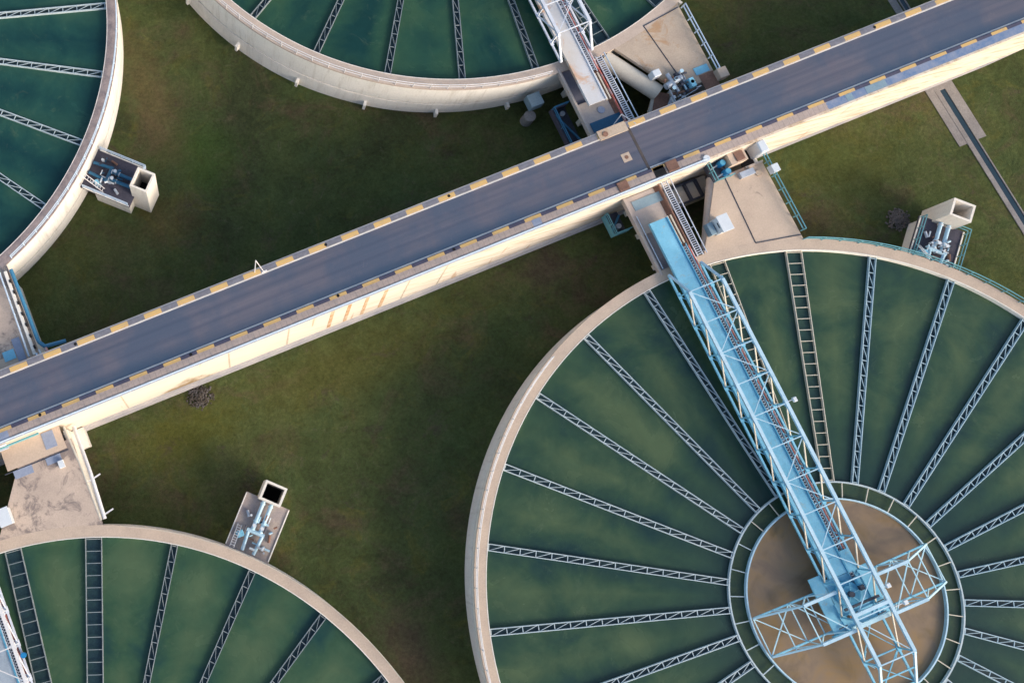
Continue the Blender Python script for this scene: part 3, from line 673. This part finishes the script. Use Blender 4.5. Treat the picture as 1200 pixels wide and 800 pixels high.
# ------------------------------------------------------------------ truss bridges
VN = [34.77, 31.2, 27.7, 24.15, 20.6, 17.05, 13.5, 9.95, 6.2, 2.6, -1.0, -5.65]
HW, ZB, ZT = 1.93, .9, 3.4
def bridge(k, chord, walkm, brace, label, hub=True):
    f = T(k); t = thing('truss_bridge', f(0, 37, 0), label, 'bridge', 'steel truss bridges over the tanks')
    B = lambda a, b, w_, nm, mat, h=None: MB().bar(a, b, w_, h).build(nm, mat, t)
    for s in (-1, 1):
        B(f(s * HW, 37.3, ZB), f(s * HW, -9.2, ZB), .20, 'bottom_chord', brace)
        B(f(s * HW, 34.77, ZT), f(s * HW, -5.65, ZT), .34, 'top_chord', chord, .26)
        B(f(s * HW, 34.77, ZT), f(s * HW, 37.3, ZB + .1), .22, 'end_post', chord)
        B(f(s * HW, -5.65, ZT), f(s * HW, -9.2, ZB + .1), .22, 'end_post', chord)
        for i, v in enumerate(VN):
            B(f(s * HW, v, ZB + .1), f(s * HW, v, ZT - .13), .13, 'post', brace)
            MB().box(*rect(k, s * HW - .24, s * HW + .24, v - .3, v + .3, ZT - .17, ZT - .14)).build('gusset', brace, t)
            MB().box(*rect(k, s * HW - .2, s * HW + .2, v - .35, v + .35, ZB + .102, ZB + .13)).build('gusset', brace, t)
            if i + 1 < len(VN): B(f(s * HW, v - .1, ZT - .13), f(s * HW, VN[i + 1], ZB + .1), .12, 'diagonal', 'launder_cream' if k == 'br' else brace)  # warm sunlight on the lower right bridge's diagonals is put into their cream colour
        # outriggers that stiffen the top chord
        for v in VN[1:]:
            for dv in (-.9, .9):
                B(f(s * HW, v, ZB), f(s * (HW - .75), v + dv, ZB), .07, 'knee_brace', brace)
    for i, v in enumerate(VN):
        big = i == len(VN) - 1 or v == 2.6
        B(f(-HW, v, ZT + .02), f(HW, v, ZT + .02), .11, 'top_beam', chord)
        B(f(-HW, v, ZB - .02), f(HW, v, ZB - .02), .13, 'bottom_beam', brace)
        if i + 1 < len(VN):
            s = 1 if i % 2 else -1
            B(f(s * HW, v, ZT - .05), f(-s * HW, VN[i + 1], ZT - .05), .085, 'top_brace', chord)
            if v < 0 or i == 0:
                B(f(s * HW, v, ZB - .1), f(-s * HW, VN[i + 1], ZB - .1), .08, 'bottom_brace', brace)
                B(f(-s * HW, v, ZB - .14), f(s * HW, VN[i + 1], ZB - .14), .08, 'bottom_brace', brace)
    B(f(-HW, -7.4, ZB + 1.3), f(HW, -7.4, ZB + 1.3), .13, 'top_beam', brace)
    for s in (-1, 1): B(f(s * HW, -5.65, ZB), f(-s * HW, -9.1, ZB), .09, 'bottom_brace', brace)
    B(f(-HW, -9.15, ZB), f(HW, -9.15, ZB), .15, 'bottom_beam', brace)
    # solid walkway trough
    MB().box(*rect(k, -1.3, .65, 2.8, 43.2, .95, 1.15)).build('walkway', walkm, t)
    MB().box(*rect(k, -1.38, -1.303, 2.8, 43.2, .85, 1.25)).build('walkway_edge', walkm, t)
    MB().box(*rect(k, .653, .77, 2.8, 43.2, .62, 1.30)).build('walkway_edge', 'cyan_deep' if k != 'tc' else brace, t)
    # lattice cable tray beside it
    tr = MB().bar(f(.80, 39.8, 1.0), f(.80, 1.2, 1.0), .06, .12).bar(f(1.36, 39.8, 1.0), f(1.36, 1.2, 1.0), .06, .12).build('cable_tray', brace, t)
    lat = MB(); n = 128
    for q in range(n):
        v0 = 39.6 - q * .3
        lat.bar(f(.83, v0, .98), f(1.33, v0 - .3, .98), .03, .03); lat.bar(f(1.33, v0, .985), f(.83, v0 - .3, .985), .03, .03)
    lat.build('tray_lattice', 'lilac', tr)
    MB().box(*rect(k, .84, 1.32, 1.4, 39.6, .86, .90)).build('tray_floor', 'dark_steel', tr)
    MB().path([f(1.62, 39.5, .75), f(1.62, 3.0, .75)], .12, 12).build('red_pipe', 'red', t)
    MB().box(*rect(k, .80, 1.0, 39.9, 43.3, .8, 1.0)).build('cable_cover', 'launder_cream', t)
    MB().box(*rect(k, 1.25, 1.4, 39.9, 43.3, .8, .95)).build('cable_cover', 'launder_cream', t)
    MB().path([f(1.82, 39.0, .62), f(1.80, 4.0, .62)], .06, 8).build('grey_pipe', 'lilac', t)
    if not hub: return t
    # centre platform and drive
    Z = 1.0
    MB().box(*rect(k, -3.35, -1.95, .4, 3.5, Z - .12, Z)).build('platform', 'cyan', t)
    MB().box(*rect(k, -3.3, 3.0, -2.6, 2.79, Z - .30, Z - .14)).build('platform', 'cyan' if k == 'br' else walkm, t)
    MB().box(*rect(k, -1.3, .0, 2.8, 4.6, Z + .16, Z + .20)).build('step_plate', walkm, t)
    MB().box(*rect(k, .72, 1.75, 2.7, 4.9, Z + .10, Z + .22)).build('step_plate', 'cyan', t)
    dr = MB().tube(f(-.35, .9, Z - .13), f(-.35, .9, Z + .35), 1.25, 36).build('drive_drum', 'cyan_deep', t, .03)
    MB().tube(f(-.35, .9, Z + .35), f(-.35, .9, Z + .55), .8, 28).build('drum_cap', 'cyan_deep', dr)
    MB().tube(f(-.35, .9, Z + .55), f(-.35, .9, Z + 1.0), .28, 16).build('shaft_hub', 'dark_steel', dr)
    for q in range(6):
        a = q * math.pi / 3; c0 = f(-.35, .9, Z + .58)
        MB().bar(c0 + V3((.3 * math.cos(a), .3 * math.sin(a), 0)), c0 + V3((1.1 * math.cos(a), 1.1 * math.sin(a), -.15)), .1, .1).build('rib', 'cyan', dr)
    mo = MB().tube(f(1.05, 1.3, Z + .35), f(1.05, 2.1, Z + .35), .28, 18).build('motor', 'cyan_deep', t)
    MB().box(*rect(k, .8, 1.3, .8, 1.3, Z - .13, Z + .75)).build('gearbox', 'dark_steel', t, .04)
    B(f(-HW + .17, -.55, ZT), f(HW - .17, -.55, ZT), .34, 'top_beam', chord, .26)
    B(f(-HW, -.1, 2.2), f(HW, -.1, 2.2), .22, 'top_beam', 'dark_steel')
    for q, (u, v) in enumerate(((-2.7, -1.9), (-.6, -1.3), (1.9, -1.0), (1.6, -2.1))):
        B(f(u, v, Z + .0), f(u + .95, v + .05, Z + .0), .09, 'handle_bar', 'dark_steel')
    for u in (-1.2, -.2): MB().tube(f(u, -1.2, Z - .14), f(u, -1.2, Z + .35), .16, 14).build('bollard_cap', 'rust', t)
    # cross arms of the rake, low over the mud
    zt, zb = 2.9, .25
    for s in (-1, 1):
        ra = thing('rake_arm', f(s * 2.4, 0, 0), ('pale blue steel rake arm on the %s side of the centre platform' % ('right' if s > 0 else 'left')) if k == 'br' else
                   ('steel rake arm %s of the hub of the %s tank' % ('right' if s > 0 else 'left', 'top' if k == 'tc' else 'bottom left')), 'rake arm', 'rake arms in the centre well')
        A = lambda a, b, w_, nm, mat='cyan_pale': MB().bar(a, b, w_).build(nm, mat if k == 'br' else chord, ra)
        for sv in (-1, 1):
            vv = sv * 1.98
            A(f(s * (HW + .15), vv, zb + .25), f(s * 9.95, sv * 2.02, zb), .17, 'bottom_chord', 'cyan')
            u0 = -HW + .2 if (sv < 0 and s > 0) else HW + .15
            A(f(s * (2.25 if sv > 0 else HW + .2), vv, zt), f(s * 5.9, vv, zt), .30, 'top_chord', 'white_blue')
            A(f(s * 5.9, vv, zt), f(s * 9.95, sv * 2.02, zb + .1), .17, 'end_bar')
            for q, (ua, ub) in enumerate(((2.4, 4.1), (5.9, 4.1), (5.9, 7.9))):
                A(f(s * ua, vv, zt - .1), f(s * ub, vv, zb + .1), .11, 'web_bar')
            A(f(s * 5.9, vv, zt - .15), f(s * 5.9, vv, zb + .1), .10, 'web_bar')
        for (ua, ub, va, vb, z_) in ((5.9, 5.9, -2, 2, zt), (9.95, 9.95, -2, 2, zb), (5.9, 9.95, 2, -2, zb), (5.9, 9.95, -2, 2, zb), (5.9, 2.4, 2, -2, zb), (5.9, 5.9, -2, 2, zb), (7.9, 7.9, -2, 2, 1.6), (2.4, 5.9, -2, 2, zt), (3.9, 3.9, -2, 2, zb)):
            A(f(s * ua, va, z_), f(s * ub, vb, z_), .10, 'cross_bar')
    ct = thing('cross_girder', f(0, -2, zt), 'thick pale girder under the bridge at the centre of the %s tank' % {'br': 'lower right', 'tc': 'top', 'bl': 'bottom left'}[k], 'girder')
    MB().bar(f(-2.1, -1.98, zt - .6), f(2.1, -1.98, zt - .6), .42, .3).build('beam', 'cyan_pale' if k == 'br' else chord, ct)
    MB().bar(f(-3.6, -2.45, Z - .1), f(2.6, -2.45, Z - .1), .3, .4).build('lower_beam', 'cyan_deep' if k == 'br' else chord, ct)
    return t
bridge('br', 'white_blue', 'cyan', 'cyan', 'bright blue steel truss bridge reaching over the lower right tank')
bridge('tc', 'lilac', 'walk_lilac', 'lilac', 'weathered lilac steel truss bridge over the top tank', False)
bridge('bl', 'rail_white', 'mat_pale_walk', 'lilac', 'white steel truss bridge at the bottom left edge', False)
f = T('br')
lp = thing('flood_lamp', f(1.95, 20.6, 3.5), 'small white floodlight on the right chord of the blue bridge', 'lamp')
MB().bar(f(1.95, 20.7, 3.5), f(2.7, 20.7, 3.6), .07).build('arm', 'lilac', lp); MB().box(*rect('br', 2.55, 2.95, 20.4, 20.9, 3.45, 3.75)).build('head', 'cabinet', lp, .04)
for u, v, lb in ((2.6, .75, 'small white floodlight on the right of the centre platform'), (3.4, -1.3, 'small pinkish floodlight low beside the centre platform')):
    lp = thing('flood_lamp', f(u, v, 3), lb, 'lamp')
    MB().bar(f(HW, v, 3.3), f(u, v, 3.3), .06).build('arm', 'lilac', lp); MB().box(*rect('br', u - .2, u + .25, v - .2, v + .25, 3.2, 3.5)).build('head', 'cabinet', lp, .04)
f = T('bl')
tag(MB().tube(f(2.1, 26.4, 1.0), f(2.1, 26.4, 1.5), .28, 16).build('blue_valve', 'blue_motor'), 'small blue valve on the pipes of the bottom left bridge', 'valve')

# ------------------------------------------------------------------ pump platforms and shafts
PW = {'tl': -.45, 'br': 0, 'bl': 0}
def polar(k, r, w_, z=0, a=45):      # radial frame at 45 degrees
    w_ += PW.get(k, 0)
    f = T(k); ca, sa = math.cos(R(a)), math.sin(R(a))
    return f(r * sa + w_ * ca, r * ca - w_ * sa, z)
def pquad(k, r0, r1, w0, w1, z0, z1):
    m = MB(); p = [polar(k, r0, w0), polar(k, r1, w0), polar(k, r1, w1), polar(k, r0, w1)]
    return m.prism([(q.x, q.y) for q in p], z0, z1)
def pump(k, slab, zp, rails, pl, sl_, mm, pipes):
    t = thing('pump_platform', polar(k, 41, 0, GZ), pl, 'platform', 'pump platforms on the tank sides')
    pquad(k, RO - .2, 44.2, -2.55, 2.5, zp - .35, zp).build('slab', slab, t, .03)
    pquad(k, 39.5, 43.9, -2.2, 2.2, GB, zp - .353).build('base_wall', 'wall', t)
    for a, b in (((RO + .1, -2.5), (44.1, -2.5)), ((RO + .1, 2.42), (44.1, 2.42))):
        pquad(k, a[0], b[0], a[1] - .06, a[1] + .06, zp + .003, zp + .12).build('kerb', 'wall', t)
    sh = thing('concrete_shaft', polar(k, 45.0, .1, GZ), sl_, 'shaft', 'square concrete shafts beside the tanks')
    top = {'br': -.1, 'bl': .6, 'tl': .3}[k]
    r0, r1, w0, w1 = 43.95, 46.05, -1.18, 1.22; th = .24
    for a in ((r0, r0 + th, w0, w1), (r1 - th, r1, w0, w1), (r0 + th + .002, r1 - th - .002, w0, w0 + th), (r0 + th + .002, r1 - th - .002, w1 - th, w1)):
        pquad(k, *a, GB, top).build('wall', 'shaft', sh)
    pquad(k, r0 + th, r1 - th, w0 + th, w1 - th, GZ, -4.2).build('shaft_floor', 'black', sh)
    ps = thing('pump_set', polar(k, 41, 0, zp), {'bl': 'pale pipes and valves on the tan pump platform above the bottom left tank', 'br': 'pale pipes and valves on the platform behind the teal railing', 'tl': 'dark blue pipes and white valves on the dark pump platform'}[k], 'pipes', 'pump pipework beside the tanks')
    m1, m2 = pipes
    for w_ in (-.45, .45):
        MB().tube(polar(k, 40.6, w_, zp + .5), polar(k, 43.94, w_, zp + .5), .21, 16).build('pipe', m1, ps, smooth=False)
        for r_ in (40.7, 41.6, 43.6): MB().tube(polar(k, r_, w_, zp + .5), polar(k, r_ + .12, w_, zp + .5), .29, 16).build('flange', m2, ps)
        MB().tube(polar(k, 41.2, w_, zp + .5), polar(k, 41.2, w_, zp + 1.3), .12, 10).build('valve_stem', m2, ps)
        MB().tube(polar(k, 41.2, w_, zp + 1.3), polar(k, 41.2, w_, zp + 1.36), .2, 16).build('hand_wheel', 'cabinet', ps)
        MB().box(*[c for pair in zip((-.32,) * 3, (.32,) * 3) for c in pair]).build('valve_body', m2, ps, .06).location = polar(k, 41.2, w_, zp + .5) - ORG[ps.name]
    MB().tube(polar(k, 40.55, -1.0, zp + .5), polar(k, 40.55, 1.0, zp + .5), .22, 16).build('manifold', m1, ps)
    for w_ in (-.8, .8):
        MB().tube(polar(k, 38.3, w_ * .8, zp + .5), polar(k, 40.5, w_, zp + .5), .19, 14).build('pipe', m1, ps)
    random.seed({'bl': 5, 'br': 6, 'tl': 8}[k])
    for q in range(26):
        rr_, ww_, zz_ = random.uniform(38.7, 42.2), random.uniform(-1.7, 1.7), zp + random.uniform(.1, .9); dr_, dw_, dz_ = random.choice(((.7, 0, 0), (0, .6, 0), (0, 0, .5), (.3, .3, 0)))
        MB().tube(polar(k, rr_, ww_, zz_), polar(k, rr_ + dr_, ww_ + dw_, zz_ + dz_), random.uniform(.05, .13), 8).build('fitting', random.choice(('galv', 'dark_steel', 'rust', m1, 'cabinet', m2)), ps)
    MB().box(*rect_local(k, 39.8, -1.5, .4, .35, zp, zp + .6)).build('pump_body', 'mat_pale' if k == 'tl' else 'cyan', ps, .05)
    MB().tube(polar(k, 39.7, -1.5, zp + .7), polar(k, 39.7, -1.5, zp + 1.2), .25, 14).build('motor', 'cyan', ps)
    MB().tube(polar(k, 42.4, -1.7, zp + .25), polar(k, 41.8, -1.3, zp + .25), .16, 10).build('small_valve', 'galv', ps)
    MB().tube(polar(k, 40.1, 1.7, zp + .2), polar(k, 40.9, 1.5, zp + .2), .14, 10).build('small_valve', 'rust', ps)
    MB().tube(polar(k, 39.2, 1.3, zp + .3), polar(k, 39.2, 1.3, zp + .8), .18, 10).build('small_valve', 'cabinet', ps)
    ld = MB()
    for w_ in (-2.1, -1.65): ld.bar(polar(k, 38.3, w_, -.1), polar(k, 40.7, w_, zp + .1), .06)
    for q in range(9): ld.bar(polar(k, 38.5 + q * .26, -2.1, -.25 + q * (zp + .2) / 9), polar(k, 38.5 + q * .26, -1.65, -.25 + q * (zp + .2) / 9), .05)
    tag(ld.build('ladder', 'rail_white'), 'small steep ladder from the rim down to the %s pump platform' % {'bl': 'tan', 'br': 'teal railed', 'tl': 'dark'}[k], 'ladder', 'ladders at the pump platforms')
    for (pts, lb) in rails[1]:
        railing([polar(k, r_, w_, zp + .12) for r_, w_ in pts], lb, rails[0], 1.1, .06, 1.5)
def rect_local(k, r_, w_, du, dv, z0, z1):
    p = polar(k, r_, w_); return (p.x - du, p.x + du, p.y - dv, p.y + dv, z0, z1)
pump('bl', 'platform_tan', -3.2, ('rail_white', []), 'tan and grey platform above the bottom left tank', 'square cream shaft with a black opening above the bottom left tank', 0, ('white_blue', 'cyan_pale'))
pump('br', 'platform', -3.0, ('rail_blue', [([(RO + .1, -2.5), (43.9, -2.5)], 'teal railing on the left side of the platform by the tilted looking shaft'), ([(RO + .1, 2.45), (44.1, 2.45), (44.1, 1.4)], 'green blue railing on the right side of the platform by the shaft')]),
     'dark platform with teal railings above the lower right tank', 'square cream shaft standing beyond the teal railed platform at the right', 0, ('white_blue', 'cabinet'))
pump('tl', 'platform', -3.6, ('rail_pale', [([(RO + .2, -2.5), (44.0, -2.5)], 'pale railing on the upper side of the dark pump platform'), ([(RO + .2, 2.45), (44.1, 2.45), (44.1, 1.4)], 'pale railing on the lower side of the dark pump platform')]),
     'dark grey pump platform on the right of the top left tank', 'tall square white shaft beside the top left tank', 0, ('navy', 'galv'))

# ------------------------------------------------------------------ valve groups at the decks
f = T('tc')
vg = thing('valve_assembly', f(9.2, 43.8, 0), 'jumble of grey valves and pipes on the rust stained deck beside the road', 'valves')
for (a, b, r_, m_) in (((7.9, 44.3, .5), (10.0, 43.9, .5), .38, 'galv'), ((8.6, 43.0, .7), (8.8, 45.4, .7), .22, 'galv'), ((9.6, 43.2, .5), (9.9, 45.8, .5), .24, 'dark_steel'),
                       ((9.9, 44.2, .3), (10.8, 44.9, .3), .20, 'galv'), ((8.2, 45.3, .4), (10.4, 45.7, .4), .15, 'rust'), ((10.0, 43.4, 0), (10.0, 43.4, 1.2), .15, 'cabinet'),
                       ((9.0, 44.0, 0), (9.0, 44.0, 1.4), .14, 'dark_steel'), ((10.5, 45.0, 0), (10.5, 45.0, 1.3), .22, 'cyan_deep')):
    MB().tube(f(*a), f(*b), r_, 14).build('pipe', m_, vg)
for (u, v) in ((9.0, 44.0), (10.0, 43.4), (8.3, 44.9)):
    MB().tube(f(u, v, 1.2), f(u, v, 1.26), .22, 16).build('hand_wheel', 'white_blue', vg)
MB().box(*rect('tc', 10.2, 10.8, 44.5, 45.6, .5, 1.3)).build('actuator', 'cyan', vg, .05)
random.seed(11)
for q in range(26):
    u, v, z = random.uniform(7.8, 10.9), random.uniform(43.3, 46.2), random.uniform(.2, 1.0); l = random.uniform(.3, 1.1); d = random.choice(((1, 0, 0), (0, 1, 0), (0, 0, .8)))
    MB().tube(f(u, v, z), f(u + l * d[0], v + l * d[1], z + l * d[2]), random.uniform(.05, .14), 8).build('pipe', random.choice(('galv', 'dark_steel', 'rust', 'white_blue', 'navy', 'cabinet')), vg)
for (a, b) in (((7.9, 44.8), (7.9, 46.4)), ((10.9, 45.9), (7.9, 46.4))): MB().bar(f(*a, .9), f(*b, .9), .08).build('guard_bar', 'galv', vg)
tag(MB().box(*rect('tc', 7.0, 7.9, 42.1, 42.9, -.2, 1.0)).build('control_box', 'cabinet', None, .05), 'small white control box at the road end of the fat conduit', 'box')
rs = thing('rusty_chute', f(7.8, 45.8, -1), 'sloping rusty brown chute below the valves of the top deck', 'chute')
MB().bar(f(8.0, 44.5, -.9), f(6.7, 46.7, -1.5), 1.5, .3).build('chute', 'rust', rs); MB().bar(f(7.0, 44.6, -1.3), f(5.6, 46.6, -2.0), .4, .4).build('pipe', 'conduit', rs); MB().bar(f(8.6, 45.4, -.3), f(7.2, 46.9, -.8), .35, .3).build('pipe', 'galv', rs)
f = T('br')
vc = thing('motor_cage', f(9, 46, 0), 'railed teal cage with two bright blue motors beside the south road wall', 'motors')
MB().box(*rect('br', 8.0, 10.0, 44.9, 47.0, -.6, .02)).build('base', 'dark_steel', vc)
for (u, v) in ((9.4, 46.5), (9.5, 45.4)):
    MB().tube(f(u, v, .0), f(u, v, .9), .36, 18).build('motor', 'blue_motor', vc); MB().tube(f(u, v, .9), f(u, v, 1.0), .3, 18).build('motor_cap', 'cyan_deep', vc)
    MB().bar(f(u - .3, v, .3), f(u - 1.2, v - .2, .3), .14).build('pipe', 'galv', vc)
for a, b in (((7.95, 47.2), (7.95, 44.85)), ((7.95, 44.85), (10.0, 44.85))):
    for z in (.55, 1.1): MB().bar(f(*a, z), f(*b, z), .09).build('guard_rail', 'rail_blue', vc)
for u, v in ((7.95, 47.0), (7.95, 46), (7.95, 44.85), (9.0, 44.85), (10.0, 44.85)): MB().bar(f(u, v, 0), f(u, v, 1.1), .08).build('post', 'rail_blue', vc)
tag(MB().tube(f(7.2, 47.4, 1.6), f(7.2, 47.4, 2.3), .38, 16).build('vent_cap', 'cabinet'), 'round white vent cap on the wall by the blue motors', 'vent')
bm_ = thing('basin', f(6.5, 45.6, -3), 'concrete basin with dark frames beside the cable ladder of the tan ramp', 'basin')
MB().box(*rect('br', 3.9, 9.4, 44.2, 46.5, GB, -3.6)).build('basin_body', 'conduit', bm_)
for u in (4.6, 6.6, 8.0): MB().bar(f(u, 46.4, -3.3), f(u, 44.3, -3.3), .22, .5).build('frame', 'dark_steel', bm_)
for v in (44.3, 46.4): MB().bar(f(4.6, v, -3.3), f(8.0, v, -3.3), .2, .5).build('frame', 'dark_steel', bm_)
def sidebox(k, u0, u1, v0, v1, z, label, mat):
    f = T(k); t = thing('side_platform', f((u0 + u1) / 2, (v0 + v1) / 2, GZ), label, 'platform')
    for a in ((u0, u0 + .2, v0, v1), (u0 + .203, u1, v0, v0 + .2)):
        MB().box(*rect(k, *a, z - .9, z)).build('side_wall', 'rail_blue' if k == 'br' else 'platform', t, .02)
    MB().box(*rect(k, u0 + .2, u1, v0 + .2, v1, z - 1.1, z - .9)).build('floor', 'dark_steel', t)
    for a, b in (((u0 + .1, v0 + .1), (u1, v0 + .1)), ((u0 + .1, v0 + .1), (u0 + .1, v1))):
        for h in (.5, .9): MB().bar(f(*a, z + h), f(*b, z + h), .08).build('rail', mat, t)
    for a in ((u0 + .1, v0 + .1), (u0 + .1, v1), (u1, v0 + .1), (u0 + .1, (v0 + v1) / 2)): MB().bar(f(*a, z), f(*a, z + .9), .08).build('post', mat, t)
    MB().tube(f((u0 + u1) / 2 + .2, v0 + .9, z - .9), f((u0 + u1) / 2 + .2, v0 + .9, z - .3), .3, 14).build('pump', 'galv', t)
    MB().bar(f(u0 + .5, v0 + .7, z - .8), f(u1, v1 - .5, z - .8), .2).build('pipe', 'rail_deep', t)
sidebox('br', -3.6, -1.6, 43.8, 46.4, -3.0, 'small dark platform with teal rails left of the tan ramp', 'rail_blue')
sidebox('tc', -3.6, -1.6, 41.0, 46.2, -3.0, 'dark railed platform left of the rust spotted ramp', 'rail_deep')
f = T('tc')
wb = thing('wall_tank', f(-4.7, 39.4, GZ), 'grey blue box tank against the wall of the top settling tank', 'box tank')
MB().box(*rect('tc', -5.3, -3.7, 38.3, 39.9, -4.8, -3.4)).build('body', 'mat_pale', wb, .06); MB().tube(f(-5.2, 40.3, GB), f(-5.2, 40.3, -5.2), .7, 18).build('tub', 'apron', wb)

# ------------------------------------------------------------------ lawn drains, stones, post
def slope(m, z0=0.0):
    for v in m.v: v.z += -7.0 + .012 * max(-160, min(160, v.x)) - .040 * max(-140, min(140, v.y))
    return m
def drain(x0, x1, ya, yb, xd0, xd1, yc, lab, wide):
    t = thing('drain_channel', ((xd0 + xd1) / 2, ya, GZ), lab, 'drain')
    if wide:
        for a, b in ((x0, xd0 - .553), (xd1 + .143, x1)): slope(MB().box(a, b, min(ya, yb), max(ya, yb), -.1, .07)).build('apron', 'apron', t)
        slope(MB().box(xd0 - .55, xd1 + .14, max(ya, yb) - 1.0, max(ya, yb), -.1, .075)).build('apron', 'apron', t); ya = max(ya, yb) - 1.003
    for a, b in ((xd0 - (.55 if wide else .12), xd0), (xd1, xd1 + .14)): slope(MB().box(a, b, min(ya, yc), max(ya, yc), -.1, .10)).build('edge', 'apron', t)
    slope(MB().box(xd0, xd1, min(ya, yc), max(ya, yc), -.1, .02)).build('channel_bed', 'drain_water', t)
drain(80.9, 84.4, -4.0, -12.0, 82.45, 83.15, -90, 'narrow dark drain running down the lawn from the road, pale aprons at its head', True)
drain(83.5, 85.2, 4.3, 9, 84.2, 84.75, 90, 'narrow drain leading up the lawn from the north side of the road', False)
tag(slope(MB().box(83.0, 83.9, 4.2, 60, -.1, .05)).build('path_strip', 'apron'), 'grey concrete strip beside the narrow drain north of the road', 'concrete strip')
def heap(x, y, r_, n, name, mat, label, cat, seed):
    random.seed(seed); m = MB()
    for q in range(n):
        a = random.random() * 6.28; d = r_ * random.random() ** .7 * random.uniform(.8, 1.25); s_ = random.uniform(.08, .24)
        p = V3((x + d * math.cos(a) * 1.15, y + d * math.sin(a), lawn_z(x, y) + .05 + .35 * max(0, 1 - d / r_)))
        vs_ = [p + V3((random.uniform(.6, 1) * s_ * i_, random.uniform(.6, 1) * s_ * j_, random.uniform(.6, 1) * s_ * l_)) for i_, j_, l_ in ((1, 0, 0), (-1, 0, 0), (0, 1, 0), (0, -1, 0), (0, 0, 1), (0, 0, -1))]
        m.add(vs_, [(0, 2, 4), (2, 1, 4), (1, 3, 4), (3, 0, 4), (2, 0, 5), (1, 2, 5), (3, 1, 5), (0, 3, 5)])
    return tag(m.build(name, mat), label, cat)
heap(69.9, -17.1, 1.15, 330, 'stone_pile', 'stone', 'low round pile of grey stones on the lawn left of the right hand shaft', 'stones', 3)
heap(-12.6, -5.8, 1.2, 330, 'brushwood_pile', 'bush', 'dark clump of dead brush at the foot of the wall by the brown stain', 'brush', 4)
lamp = thing('sign_post', (-2.3, 3.55, RZ), 'thin white frame post standing on the north kerb of the road', 'post')
MB().tube((-2.3, 3.6, RZ + .1), (-2.3, 3.75, RZ + 5.0), .06, 8).build('pole', 'rail_white', lamp)
MB().tube((-2.3, 3.75, RZ + 5.0), (-1.35, 3.25, RZ + .1), .045, 8).build('stay', 'rail_white', lamp)
MB().bar((-1.6, 3.25, RZ + .10), (-1.0, 3.3, RZ + .10), .14).build('foot', 'rail_white', lamp)
